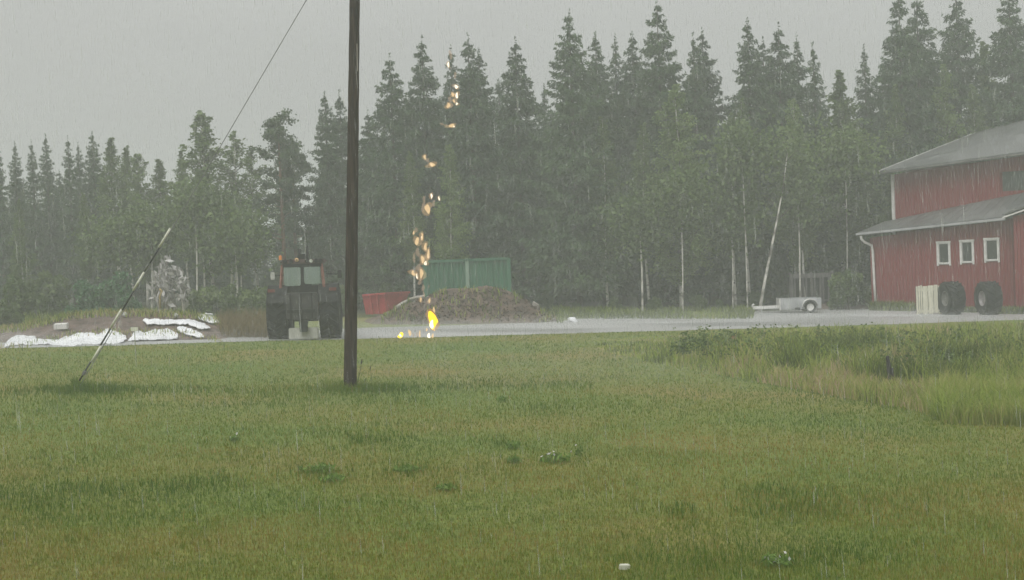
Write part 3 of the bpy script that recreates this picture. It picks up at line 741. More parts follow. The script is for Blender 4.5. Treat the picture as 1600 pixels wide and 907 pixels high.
for a in [
 ('shrub', 0, 20, 432, 52, 'big rounded dark shrub behind the left end of the soil bank'),
 ('shrub', 1, 70, 418, 57, 'dark shrub above the white slab on the soil bank'),
 ('greenbush', 0, 132, 438, 55, 'bright green shrub behind the soil bank, left of the next bright one'),
 ('greenbush', 0, 186, 426, 55, 'taller bright green shrub behind the soil bank, nearer the dead branches'),
 ('willow', 0, 322, 438, 54, 'light green willow shrub right of the pale dead branches'),
 ('willow', 1, 362, 442, 54.5, 'light green willow shrub between the dead branches and the tractor'),
 ('willow', 0, 403, 440, 54, 'light green willow shrub touching the left side of the tractor'),
 ('willow', 1, 6, 466, 50, 'low pale green shrub at the left end of the soil bank'),
 ('willow', 0, 1322, 412, 61, 'green shrub left of the building gutter pipe, the larger one'),
 ('shrub', 2, 1350, 432, 62, 'green shrub tight behind the building gutter pipe'),
 ('shrub', 0, 1282, 440, 64, 'small green shrub behind the dark slatted rack'),
 ('shrub', 0, 960, 462, 60.5, 'low dark shrub left of the short white trunk'),
 ('shrub', 1, 1022, 462, 60, 'low shrub right of the short white trunk'),
 ('shrub', 2, 1090, 458, 60.5, 'low olive shrub right under the big pale birch'),
 ('shrub', 0, 1125, 466, 60.2, 'low shrub between the big pale birch and the trailer'),
 ('shrub', 1, 900, 470, 62, 'low dark shrub right of the earth heap'),
 ('shrub', 2, 850, 455, 63, 'dark shrub behind the right end of the earth heap'),
 ('shrub', 1, 536, 442, 58, 'dark shrub right behind the wooden pole'),
 ('shrub', 0, 600, 440, 62, 'dark shrub behind the red skip'),
 ('shrub', 2, 1180, 452, 62.5, 'dark shrub behind the trailer drawbar'),
]: T(*a)

# ------------------------------------------------------------------ banks and heaps
def smooth(t): t = np.clip(t, 0, 1); return t * t * (3 - 2 * t)
class Heap:
    def __init__(s, crest, D0, Dc, Db, seed, rough):
        s.cx = np.array([at(x, y, Dc).x for x, y in crest])
        s.ch = np.array([max(0, at(x, y, Dc).z - float(gz(at(x, y, Dc).x, 0))) for x, y in crest])
        s.D0, s.Dc, s.Db, s.seed, s.rough = D0, Dc, Db, seed, rough
    def h(s, x, y):
        k = x / 1.0
        c = np.interp(k * s.Dc / np.maximum(y, 1), s.cx, s.ch, 0, 0)
        d0 = s.D0[0] + (s.D0[1] - s.D0[0]) * np.clip((x - s.cx[0]) / (s.cx[-1] - s.cx[0]), 0, 1)
        f = smooth((y - d0) / (s.Dc - d0)) * (1 - smooth((y - s.Dc) / (s.Db - s.Dc)))
        n = vnoise(x, y, .9, s.seed) * .5 + vnoise(x, y, .3, s.seed + 1) * .3 + vnoise(x, y, .13, s.seed + 2) * .2
        return c * f * (1 + .10 * n) + s.rough * n * np.clip(c * f * 3, 0, 1)
    def build(s, name, label, mat, step=.1):
        xs = np.arange(s.cx.min() - 1.5, s.cx.max() + 1.5, step); ys = np.arange(min(s.D0) - .4, s.Db + .4, step)
        X, Y = np.meshgrid(xs, ys); hh = s.h(X, Y); Z = gz(X, Y) + hh - .05
        V = np.stack([X, Y, Z], -1).reshape(-1, 3); nx = len(xs)
        I = np.arange((len(ys) - 1) * nx).reshape(len(ys) - 1, nx)[:, :-1].ravel()
        hf = hh.ravel(); keep = np.maximum.reduce([hf[I], hf[I + 1], hf[I + nx], hf[I + nx + 1]]) > .012
        I = I[keep]
        me = np_mesh(name, V, np.stack([I, I + 1, I + 1 + nx, I + nx], 1), mat, smooth=True)
        return tag(mobj(name, me), label, 'mound')
BANK = Heap([(-240, 520), (-60, 515), (20, 512), (40, 508), (66, 501), (105, 492), (157, 487), (236, 486), (302, 489), (341, 499), (358, 514), (375, 522)], (38.9, 42.6), 47, 52, 3, .045)
BANK.build('soil_bank', 'long low bank of brown soil under the white plastic sheeting', MAT['soil'])
HEAP = Heap([(556, 507), (572, 499), (600, 487), (640, 469), (665, 462), (690, 455), (730, 449), (765, 447), (790, 452), (820, 466), (850, 484), (880, 500), (900, 505)], (50.6, 51.6), 54.5, 58, 13, .09)
HEAP.build('earth_heap', 'rough brown earth heap on the far side of the gravel road', MAT['earth'], .08)
def on(heap, px, py):
    """world point where photo rays meet the heap (vectorised march)"""
    px, py = np.asarray(px, float), np.asarray(py, float)
    d = [fw[i] * F + rt[i] * (px - 800) - up[i] * (py - 453.5) for i in range(3)]
    best = np.full(px.shape, np.nan)
    for Y in np.arange(min(heap.D0) - 2, heap.Db, .05):
        t = Y / d[1]; x = d[0] * t; z = EYE + d[2] * t
        hit = np.isnan(best) & (z <= gz(x, Y) + heap.h(x, np.full(px.shape, Y)))
        best[hit] = Y
    best = np.where(np.isnan(best), heap.Dc, best)
    t = best / d[1]; return d[0] * t, best, EYE + d[2] * t
def sheet(poly, label, seed):
    P = [(x / 3.81, 440 + y / 3.81) for x, y in poly]
    xs = np.arange(min(p[0] for p in P) - 1, max(p[0] for p in P) + 2, 1.1); ys = np.arange(min(p[1] for p in P) - 1, max(p[1] for p in P) + 2, .8)
    X, Y = np.meshgrid(xs, ys)
    jx = X + 1.3 * vnoise(X, Y, 4, seed); jy = Y + .8 * vnoise(X, Y, 3, seed + 5)
    ins = inside(P, jx, jy)
    x, y, z = on(BANK, X, Y)
    z = z + .04 + .03 * vnoise(X, Y, 12, seed + 2) + .006 * vnoise(X, Y, 3, seed + 3)
    ny, nx = X.shape
    I = np.arange((ny - 1) * nx).reshape(ny - 1, nx)[:, :-1]
    keep = (ins[:-1, :-1] & ins[1:, 1:] & ins[:-1, 1:] & ins[1:, :-1]).ravel(); I = I.ravel()[keep]
    V = np.stack([x, y, z], -1).reshape(-1, 3)
    used, inv = np.unique(np.stack([I, I + nx, I + 1 + nx, I + 1], 1), return_inverse=True)
    me = np_mesh('plastic_sheet', V[used], inv.reshape(-1, 4), MAT['film'], smooth=True)
    o = mobj('plastic_sheet', me); s = o.modifiers.new('thick', 'SOLIDIFY'); s.thickness = .03; s.offset = -1
    return tag(o, label, 'plastic sheet', 'white plastic sheets on the soil bank')
sheet([(20, 380), (60, 345), (90, 328), (205, 325), (220, 348), (345, 350), (400, 330), (470, 312), (590, 318), (620, 290), (650, 288), (700, 300), (750, 330), (755, 350), (740, 370), (600, 380), (520, 375), (440, 388), (300, 382), (130, 384), (30, 398)], 'longest white plastic sheet, along the front foot of the bank behind the striped guard', 1)
sheet([(758, 355), (790, 320), (810, 300), (860, 305), (920, 290), (1000, 283), (1060, 315), (1060, 340), (1000, 350), (850, 354), (800, 362)], 'white plastic sheet on the front of the bank, right of the longest one', 2)
sheet([(850, 235), (870, 225), (1000, 230), (1160, 235), (1250, 270), (1255, 285), (1200, 290), (1120, 265), (1000, 262), (870, 265)], 'narrow white plastic sheet lying highest on the bank', 3)
sheet([(1045, 280), (1070, 268), (1140, 285), (1215, 325), (1215, 340), (1150, 335), (1060, 300)], 'small slanting white plastic sheet low at the right end of the bank', 4)
sheet([(1175, 215), (1190, 200), (1260, 203), (1310, 245), (1300, 255), (1240, 250), (1200, 235)], 'small white plastic sheet at the top right end of the bank', 5)
def on1(h, px, py):
    x, y, z = on(h, np.array([px]), np.array([py])); return Vector((float(x[0]), float(y[0]), float(z[0])))
p = on1(BANK, 96, 514)
o = MB().box((0, 0, .08), (.40, .28, .17)).build('white_block', MAT['white'], bevel=.015); o.location = p; o.rotation_euler = (.1, 0, .08)
tag(o, 'small white block lying on the bare soil of the bank', 'block')
p = on1(BANK, 195, 494)
for (px, py, s, lb) in ((195, 495, .09, 'tiny pale stone high on the soil bank beside the striped guard'), (275, 496, .08, 'tiny pale stone near the crest of the bank right of the middle')):
    q = on1(BANK, px, py); b = MB(); n_ = 7
    b.lathe([(0, s * .7), (s * .5, s), (s * 1.2, s * .8), (s * 1.7, s * .2)], 9, 'z'); o = b.build('stone', MAT['concrete'], smooth=True); o.location = q; tag(o, lb, 'stone')
# stake with small plate in front of sheeting
def stake():
    b = gp(213, 574); t = at(210, 512, b.y)
    o = empty('marker_stake', b, label='thin pale stake in the lawn in front of the plastic sheeting', cat='stake')
    MB().tube([(0, 0, -.1), t - b], .011, 6).build('rod', MAT['straw_rod'], o)
    MB().box(t - b + Vector((0, 0, -.04)), (.17, .02, .09)).build('plate', MAT['ivory'], o, bevel=.006)
MAT['straw_rod'] = noisy('pale_rod', (.22, .24, .16), (.34, .36, .26), 5, .7)
stake()
# things on and by the heap
def tubeobj(name, pts, rad, mat, label, cat, n=8):
    b0 = pts[0]; return tag(mobj(name, MB().tube([p - b0 for p in pts], rad, n).mesh(name, mat, True), None, b0), label, cat)
P = [on1(HEAP, x, y) + Vector((0, -.05, .06)) for x, y in ((620, 483), (630, 476), (640, 471), (652, 467.5), (664, 466))]
tubeobj('plastic_pipe', P, .065, MAT['palewood'], 'pale curved pipe lying over the left shoulder of the earth heap', 'pipe')
P = [on1(HEAP, 833, 476) + Vector((0, 0, .05)), on1(HEAP, 842, 482) + Vector((0, -.02, .05))]
o = MB().bar((0, 0, 0), P[1] - P[0], .05, .16).build('plank', MAT['palewood'], bevel=.006); o.location = P[0]; tag(o, 'short pale board on the right slope of the earth heap', 'board')
def sack():
    b = gp(894, 504); b2 = MB()
    b2.lathe([(0, .02), (.0, .13), (.06, .17), (.15, .14), (.24, .06), (.28, .01)], 14, 'z')
    o = b2.build('plastic_sack', MAT['film'], smooth=True); o.location = b; o.scale = (1.3, .8, .75); o.rotation_euler = (0, .5, .2)
    tag(o, 'small white sack at the right foot of the earth heap', 'sack')
sack()
def heap_weeds():
    n = 1100; px = RG.uniform(596, 880, n); f = RG.uniform(0, 1, n)
    cy = np.interp(px, [583, 600, 640, 690, 730, 765, 790, 820, 850, 880], [506, 492, 470, 455, 449, 447, 452, 466, 484, 500])
    py = cy + 1 + (505 - cy) * f ** 1.7; ok = vnoise(px, py, 14, 41) > .0; px, py = px[ok], py[ok]
    x, y, z = on(HEAP, px, py); n = len(x)
    V, Fc, r = blades(n, x, y, z, RG.uniform(.08, .28, n), RG.uniform(.01, .022, n), RG.uniform(.2, .9, n), np.clip(RG.normal(.35, .25, n), 0, 1))
    tag(mobj('heap_weeds', np_mesh('heap_weeds', V, Fc, MGRASS, r)), 'sparse weeds sprouting from the earth heap', 'weeds', kind='stuff')
    n = 2600; px = RG.uniform(0, 356, n); cy = np.interp(px, [0, 34, 66, 105, 157, 236, 302, 341, 356], [512, 510, 502, 492, 487, 487, 490, 500, 514])
    py = cy + 1 + 8 * RG.uniform(0, 1, n) ** 2 + 30 * (RG.uniform(0, 1, n) < .15)
    x, y, z = on(BANK, px, py)
    V, Fc, r = blades(n, x, y, z, RG.uniform(.06, .22, n), RG.uniform(.008, .016, n), RG.uniform(.2, .9, n), np.clip(RG.normal(.6, .25, n), 0, 1))
    tag(mobj('bank_weeds', np_mesh('bank_weeds', V, Fc, MGRASS, r)), 'sparse weeds along the crest of the soil bank', 'weeds', kind='stuff')
heap_weeds()
# loose clods on the heap
def clods():
    n = 900; px = RG.uniform(600, 875, n); py = RG.uniform(452, 502, n)
    cy = np.interp(px, [583, 600, 640, 690, 730, 765, 790, 820, 850, 880], [506, 492, 470, 455, 449, 447, 452, 466, 484, 500])
    ok = py > cy + 1; x, y, z = on(HEAP, px[ok], py[ok]); n = len(x)
    base = np.array([[1, 0, 0], [0, 1, 0], [-1, 0, 0], [0, -1, 0], [0, 0, 1], [0, 0, -1]], float)
    fc = np.array([[0, 1, 4], [1, 2, 4], [2, 3, 4], [3, 0, 4], [1, 0, 5], [2, 1, 5], [3, 2, 5], [0, 3, 5]])
    s = RG.uniform(.02, .065, n)
    V = np.stack([x, y, z + s * .3], 1)[:, None] + base[None] * s[:, None, None] * RG.uniform(.6, 1.2, (n, 6, 1))
    me = np_mesh('soil_clods', V.reshape(-1, 3), (fc[None] + np.arange(n)[:, None, None] * 6).reshape(-1, 3), MAT['clod'])
    tag(mobj('soil_clods', me), 'loose clods of soil over the earth heap', 'soil', kind='stuff')
MAT['clod'] = noisy('clod_soil', (.05, .035, .025), (.125, .088, .064), 3, .9)
clods()
# pale dead branches behind the bank
def dead_branches():
    b = gp(265, 497); b.y = 53; b = at(265, 480, 53); b.z = float(gz(b.x, 0))
    o = empty('dead_shrub', b, label='pale bleached dead shrub with ragged hanging foliage behind the soil bank', cat='shrub')
    g_ = random.Random(4); lm = MB(); X, Y, Z = [], [], []
    for i in range(16):
        x0 = g_.uniform(-.5, .6); h = g_.uniform(1.3, 2.5); x1 = x0 + g_.uniform(-.25, .25)
        lm.tube([(x0, g_.uniform(-.3, .3), -.1), ((x0 + x1) / 2 + g_.uniform(-.08, .08), 0, h * .5), (x1, g_.uniform(-.3, .3), h)], [.035, .028, .012], 5)
        for k in range(26):
            t = g_.uniform(.45, 1.05); X.append(x0 + (x1 - x0) * t + g_.gauss(0, .07)); Y.append(g_.gauss(0, .2)); Z.append(h * t)
    lm.build('branch', MAT['palewood'], o)
    V, Fc, r = leaf_quads(np.array(X), np.array(Y), np.array(Z), RG.uniform(.08, .18, len(X)), RG.uniform(0, 1, len(X)), down=1.2, asp=2.2)
    mobj('dead_leaf', np_mesh('dead_leaf', V, Fc, MAT['paleleaf'], r), o)['kind'] = 'stuff'
    tubeobj('bent_stick', [at(250, 482, 52.6), at(250, 462, 52.6), at(253, 455, 52.6), at(249, 452, 52.6)], .04, MAT['ochre'], 'short yellowish bent stick standing at the foot of the dead shrub', 'stick')
MAT['paleleaf'] = leafy('bleached_leaves', [(0, (.22, .21, .20)), (.5, (.46, .45, .44)), (1, (.70, .68, .68))], .3, obj_var=0)
MAT['ochre'] = noisy('ochre_wood', (.30, .22, .08), (.42, .32, .13), 4, .7)
dead_branches()
# ------------------------------------------------------------------ red building
BA = at(1366, 484, 60.5); BB = at(1600, 484, 56.5)
BA.z = BB.z = 0
UD = (BB - BA).normalized(); VD = Vector((-UD.y, UD.x, 0))
BZ = float(gz(BA.x, 0))
def loc(px, py, v):
    """photo ray met with the plane at depth v behind the long facade, in building coordinates"""
    d = fw * F + rt * (px - 800) - up * (py - 453.5)
    t = ((BA + VD * v) - CP).dot(VD) / d.dot(VD); p = CP + d * t - BA
    return Vector((p.dot(UD), v, p.z - BZ))
def building():
    b = empty('farm_building', (BA.x, BA.y, BZ), (0, 0, math.atan2(UD.y, UD.x)),
              label='red board-clad farm building with grey upper roof and grey lean-to roof', cat='building')
    UE = 12.5                                   # how far it runs on, past the frame
    rnd = random.Random(3)
    unit = MB().box((0, 0, 0), (1, 1, 1)).mesh('plank', MAT['red'], bevel=.0)
    def plank(par, u, w, z0, z1, v):
        if z1 - z0 < .03: return
        o = mobj('plank', unit, par, (u + w / 2, v + rnd.uniform(-.004, .004), (z0 + z1) / 2), None, (w, .024, z1 - z0))
    wins = []
    for (x0, x1, y0, y1, a0, a1, c0, c1) in ((1463.8, 1485.6, 378, 414, 1469.6, 1481.8, 384, 407), (1499.8, 1522.3, 375.6, 412, 1506.2, 1518.6, 382.3, 405.5), (1537.7, 1562, 372.6, 409, 1545, 1558, 379.7, 403)):
        p, q = loc((x0 + x1) / 2 - (x1 - x0) / 2, (y0 + y1) / 2, 0), loc(x1, (y0 + y1) / 2, 0)
        zt, zb = loc((x0 + x1) / 2, y0, 0).z, loc((x0 + x1) / 2, y1, 0).z
        wins.append((p.x, q.x, zb, zt))
    # lower wall
    W = MB(); uw = loc(1583, 400, 0).x
    e0, e1 = loc(1366, 371, 0), loc(1583, 344, 0)
    ez = lambda u: e0.z + (e1.z - e0.z) * (u - e0.x) / (e1.x - e0.x)
    def slab(mb, u0, u1, v0, v1, zf, zb=-.6):
        mb.prism([(u0, zb), (u1, zb), (u1, zf(u1)), (u0, zf(u0))], v0, v1)
    slab(W, .02, uw, .10, .25, ez)
    lw = W.build('wall', MAT['red'], b)
    u = 0.0
    while u < uw - .02:
        w = .135 + rnd.uniform(-.008, .008); w = min(w, uw - u)
        zt = ez(u) + .01
        hit = [x for x in wins if x[0] + .04 < u + w and u < x[1] - .04]
        if hit:
            x = hit[0]; plank(lw, u, w - .012, .12, x[2] + .03, .02); plank(lw, u, w - .012, x[3] - .03, zt, .02)
        else: plank(lw, u, w - .012, .12, zt, .02)
        u += w
    fd = MB(); fd.box((uw / 2, .14, -.15), (uw, .2, .62)).build('foundation', MAT['concrete_dark'], b)
    # left end wall, mostly unseen
    MB().prism([(0.0, -.6), (2.4, -.6), (2.4, 3.0), (0.0, e0.z)], .0, .12, 'x').build('end_wall', MAT['red'], b)
    # corner board
    MB().box((-.03, .0, e0.z / 2 + .02), (.09, .09, e0.z - .1)).build('corner_board', MAT['red'], b, bevel=.005)
    for (u0, u1, z0, z1) in wins:
        w = MB(); t = .075
        w.box((u0 + t / 2, -.015, (z0 + z1) / 2 - .03), (t, .045, z1 - z0 + .02)); w.box((u1 - t / 2, -.015, (z0 + z1) / 2 - .03), (t, .045, z1 - z0 + .02))
        w.box(((u0 + u1) / 2, -.018, z1 - .02), (u1 - u0 + .03, .05, .085))
        wf = w.build('window', MAT['white'], b, bevel=.004)
        j = MB()
        for (a, c) in ((u0 + t + .014, .028), (u1 - t - .014, .028)): j.box((a, .035, (z0 + z1) / 2), (c, .11, z1 - z0 - .14))
        j.box(((u0 + u1) / 2, .035, z1 - .078), (u1 - u0 - 2 * t, .11, .03)); j.build('frame', MAT['white'], wf)
        MB().box(((u0 + u1) / 2, .0, z0 + .055), (u1 - u0 - 2 * t - .005, .14, .05), Matrix.Rotation(.25, 3, 'X')).build('sill', MAT['white'], wf, bevel=.004)
        MB().box(((u0 + u1) / 2, .07, (z0 + z1) / 2), (u1 - u0 - 2 * t, .012, z1 - z0 - .1)).build('pane', MAT['glass'], wf)
    # projecting right wing
    k0, k1 = loc(1582, 338, -.7), loc(1600, 331, -.7)
    kz = lambda u: k0.z + (k1.z - k0.z) * .55 * (u - k0.x) / (k1.x - k0.x)
    W = MB(); slab(W, k0.x, UE, -.6, -.45, kz); W.box((k0.x + .05, -.24, k0.z / 2 - .3), (.1, .7, k0.z + .55)); ww = W.build('wall', MAT['red'], b)
    u = k0.x
    for i in range(22):
        w = .135 + rnd.uniform(-.008, .008); plank(ww, u, w - .012, .12, kz(u), -.625); u += w
    f0, f1 = loc(1567, 340.5, -.85), loc(1604, 327.5, -.85)
    f2 = f0 + (f1 - f0) * 2.6
    MB().bar(f0, f2, .17, .05).build('fascia', MAT['white'], b)
    MB().prism([(f0.x, f0.z + .09), (f2.x, f2.z + .09), (f2.x, f2.z + .15), (f0.x, f0.z + .15)], -.9, 1.2).build('wing_roof', MAT['roof'], b)
    # lean-to roof
    r0_, r1_ = loc(1339, 364, -.45), loc(1600, 335, -.45)
    r1_ = r0_ + (r1_ - r0_) * ((UE - r0_.x) / (r1_.x - r0_.x))
    b0, b1 = loc(1398, 343, 2.4), loc(1600, 301, 2.4)
    b1 = b0 + (b1 - b0) * ((UE - b0.x) / (b1.x - b0.x)); b0 = b0 + (b1 - b0) * ((r0_.x - b0.x) / (b1.x - b0.x))
    m = MB(); n = 12; lay = []
    for dz in (0, -.10):
        for i in range(n + 1):
            p, q = r0_.lerp(r1_, i / n), b0.lerp(b1, i / n)
            for j in range(4): c = p.lerp(q, j / 3); m.v.append((c.x, c.y, c.z + dz))
    K = (n + 1) * 4
    for i in range(n):
        for j in range(3):
            a = i * 4 + j
            m.f.append((a, a + 4, a + 5, a + 1)); m.f.append((K + a, K + a + 1, K + a + 5, K + a + 4))
        m.f.append((i * 4, K + i * 4, K + i * 4 + 4, i * 4 + 4)); m.f.append((i * 4 + 3, i * 4 + 7, K + i * 4 + 7, K + i * 4 + 3))
    for i in (0, n):
        for j in range(3): a = i * 4 + j; m.f.append((a, a + 1, K + a + 1, K + a))
    lr = m.build('lean_to_roof', MAT['roof'], b)
    # raised sheet joints run up the slope
    for i in range(1, 34):
        p, q = r0_.lerp(r1_, i / 34), b0.lerp(b1, i / 34)
        MB().bar(p + Vector((0, .02, .003)), q + Vector((0, -.02, .003)), .03, .02).build('roof_seam', MAT['roof'], lr)
    g0, g1 = r0_ + Vector((-.02, -.05, -.07)), r0_.lerp(r1_, .66) + Vector((0, -.05, -.07))
    g1 = loc(1572, 342.5, -.5)
    MB().bar(g0, g1, .13, .10).build('gutter', MAT['gutter'], b, bevel=.02)
    # downpipe
    P = [loc(1345, 369, -.45), loc(1346, 374, -.42), loc(1351, 379, -.30), loc(1362, 384, -.12), loc(1363.5, 392, -.1), loc(1366, 440, -.1), loc(1368.5, 479, -.1)]
    P[-1].z = .08
    MB().tube(P, .055, 8).build('downpipe', MAT['white'], b, True)
    # upper wall
    a0, a1 = loc(1396, 273, 2.4), loc(1600, 243, 2.4)
    az = lambda u: a0.z + (a1.z - a0.z) * (u - a0.x) / (a1.x - a0.x)
    W = MB(); slab(W, a0.x + .02, UE, 2.52, 2.7, az, 1.0)
    W.prism([(2.7, 1.0), (12, 1.0), (12, az(0) + 1.6), (2.7, az(0))], a0.x + .03, a0.x + .2, 'x'); uw2 = W.build('upper_wall', MAT['red'], b)
    u = a0.x; w0, w1 = loc(1567, 269, 2.4), loc(1606, 297, 2.4)
    while u < min(UE, a0.x + 9.5):
        w = .135 + rnd.uniform(-.008, .008); lo = 2.2
        if w0.x < u + w and u < w1.x: plank(uw2, u, w - .012, lo, w1.z, 2.42); plank(uw2, u, w - .012, w0.z, az(u), 2.42)
        else: plank(uw2, u, w - .012, lo, az(u), 2.42)
        u += w
    MB().box(((w0.x + w1.x) / 2, 2.47, (w0.z + w1.z) / 2), (w1.x - w0.x + .1, .03, w0.z - w1.z + .04)).build('shutter', MAT['darkgreen'], b)
    MB().box((a0.x - .03, 2.38, (a0.z + 2.9) / 2 - .0), (.13, .13, a0.z - 2.9 + .02)).build('corner_board', MAT['white'], b, bevel=.006)
    # upper roof
    s0, s1 = loc(1375, 267, 1.85), loc(1600, 237, 1.85); s1 = s0 + (s1 - s0) * ((UE - s0.x) / (s1.x - s0.x))
    t0, t1 = loc(1538, 202, 12), loc(1600, 188.5, 12); t1 = t0 + (t1 - t0) * ((UE - t0.x) / (t1.x - t0.x))
    t0.x = s0.x + (t0.x - s0.x) * 1.0
    m = MB(); back0, back1 = Vector((t0.x, 22, s0.z)), Vector((t1.x, 22, s1.z))
    for dz in (0, -.16):
        for p in (s0, s1, t0, t1, back0, back1): m.v.append((p.x, p.y, p.z + dz))
    m.f += [(0, 1, 3, 2), (2, 3, 5, 4), (6, 8, 9, 7), (8, 10, 11, 9), (0, 6, 7, 1), (0, 2, 8, 6), (1, 7, 9, 3), (2, 4, 10, 8), (4, 5, 11, 10), (3, 9, 11, 5)]
    ur = m.build('upper_roof', MAT['roof'], b)
    for i in range(1, 34):
        p, q = s0.lerp(s1, i / 34), t0.lerp(t1, i / 34)
        MB().bar(p + Vector((0, .02, .003)), q + Vector((0, -.02, .003)), .03, .02).build('roof_seam', MAT['roof'], ur)
    MB().bar(s0 + Vector((-.01, -.03, -.10)), s1 + Vector((0, -.03, -.10)), .17, .05).build('eave_board', MAT['eave'], b)
    MB().bar(s0 + Vector((-.03, -.02, -.08)), t0 + Vector((-.03, 0, -.08)), .05, .17).build('verge_board', MAT['white'], b)
MAT['concrete_dark'] = noisy('damp_concrete', (.07, .068, .06), (.14, .135, .12), 3, .85)
MAT['gutter'] = noisy('grey_gutter', (.30, .30, .31), (.42, .42, .43), 2, .5)
MAT['eave'] = noisy('weathered_board', (.10, .095, .09), (.17, .16, .155), 3, .8)
MAT['darkgreen'] = noisy('dark_green_board', (.025, .035, .03), (.05, .065, .055), 4, .6)
building()

# ------------------------------------------------------------------ wheels
def tyre_mesh(R, Wd, lugs, name='tyre', rim=.52):
    m = MB(); w = Wd / 2; ri = R * rim
    prof = [(-w * .62, ri), (-w * .80, ri * 1.02), (-w, ri + (R - ri) * .45), (-w * .97, R * .90), (-w * .82, R * .955), (0, R * .965), (w * .82, R * .955), (w * .97, R * .90), (w, ri + (R - ri) * .45), (w * .80, ri * 1.02), (w * .62, ri), (-w * .62, ri)]
    m.lathe(prof, 40)
    for k in range(lugs):
        for sd_ in (-1, 1):
            t = 2 * PI * (k + (.5 if sd_ > 0 else 0)) / lugs
            q = Matrix.Rotation(-t, 3, 'X') @ Matrix.Rotation(sd_ * .62, 3, 'Z')
            c = Matrix.Rotation(-t, 3, 'X') @ Vector((sd_ * w * .48, 0, R * .975))
            m.box(c, (w * 1.05, R * .075, R * .065), q)
    return m.mesh(name, MAT['rubber'])
def rim_mesh(R, Wd, rim=.52, mat=None, dish=.3):
    w = Wd / 2; ri = R * rim; m = MB()
    m.lathe([(-w * .78, ri * 1.04), (-w * .80, ri * .97), (-w * .62, ri * .90), (-w * dish, ri * .86), (-w * dish, ri * .35), (-w * (dish + .12), ri * .30), (-w * (dish + .12), .001)], 28)
    m.lathe([(w * .78, ri * 1.04), (w * .80, ri * .97), (w * .62, ri * .90), (w * dish, ri * .86), (w * dish, .001)], 28)
    for k in range(8):
        t = k * PI / 4; m.tube([(-w * (dish + .02), ri * .45 * math.cos(t), ri * .45 * math.sin(t)), (-w * (dish + .2), ri * .45 * math.cos(t), ri * .45 * math.sin(t))], ri * .045, 6)
    return m.mesh('rim', mat or MAT['steel'])
def loose_wheel(px, py, yaw, mat, label, R=.66, Wd=.66, lean=.0):
    p = gp(px, py)
    o = empty('spare_tyre', (p.x, p.y, float(gz(p.x, 0)) + R * math.cos(lean) - .02), (0, lean, yaw), label=label, cat='tyre', group='big tractor tyres against the red wall')
    mobj('tyre', tyre_mesh(R, Wd, 16, rim=.45), o); mobj('rim', rim_mesh(R, Wd, rim=.45, mat=mat, dish=.45), o)
MAT['rimgrey'] = noisy('grey_rim', (.12, .12, .11), (.22, .22, .2), 5, .6)
MAT['paleRim'] = noisy('pale_rim', (.26, .24, .24), (.44, .41, .41), 5, .6)
loose_wheel(1487, 492, .16, MAT['rimgrey'], 'big tractor tyre with a dull rim, right beside the cream slatted crate')
loose_wheel(1545, 492, .10, MAT['paleRim'], 'big tractor tyre with a pale rim, standing alone by the red wall')
def crate():
    p = gp(1451, 491); W_, H_, D_ = .98, 1.12, .45
    o = empty('slatted_crate', (p.x, p.y, float(gz(p.x, 0))), (0, 0, math.atan2(UD.y, UD.x) * .25), label='cream crate of upright boards beside the left tractor wheel', cat='crate')
    xs = [0, .088, .175, .255, .47, .69, .86, 1.0]
    for i in range(7):
        a, c = xs[i] * W_ - W_ / 2, xs[i + 1] * W_ - W_ / 2
        MB().box(((a + c) / 2, -D_ / 2 + .004 * (i % 3), H_ / 2 + .02 * ((i * 7) % 3)), (c - a - .018, .024, H_)).build('board', MAT['cream'], o, bevel=.003)
    for z in (.12, .98): MB().box((0, -D_ / 2 + .045, z), (W_ - .04, .04, .09)).build('rail', MAT['cream'], o)
    MB().box((0, .02, H_ / 2), (W_ - .06, D_ - .12, H_ - .08)).build('load', MAT['darkwood'], o)
crate()
def slatted_rack():
    p = at(1270, 488, 62.2); z = float(gz(p.x, 0))
    o = empty('slatted_rack', (p.x, p.y, z), label='dark weathered rack of upright slats behind the grey trailer', cat='rack')
    w = 1.85; rn = random.Random(5)
    for i in range(15):
        if i in (2, 6, 9, 12): continue
        h = 1.35 + rn.uniform(-.08, .05); MB().box((-w / 2 + (i + .5) * w / 15, rn.uniform(-.01, .01), h / 2 + .2), (.06 + .03 * rn.random(), .025, h), Matrix.Rotation(rn.uniform(-.03, .03), 3, 'Y')).build('slat', MAT['darkwood'], o)
    for zz in (.35, 1.46): MB().box((0, -.02 if zz > 1 else .04, zz), (w, .05, .09 if zz < 1 else .2)).build('rail', MAT['darkwood'], o)
    for x in (-w / 2, 0, w / 2): MB().box((x, .09, .8), (.09, .09, 1.65)).build('post', MAT['darkwood'], o)
    MB().box((.0, .6, .75), (w - .05, .8, 1.35)).build('load', MAT['dark'], o)
slatted_rack()
H2 = Heap([(1268, 482), (1285, 468), (1310, 464), (1340, 462), (1368, 464), (1400, 476)], (60.8, 61.2), 63, 65.5, 23, .08)
H2.build('soil_mound', 'low dark brown mound between the trailer and the red building', MAT['earth'], .1)

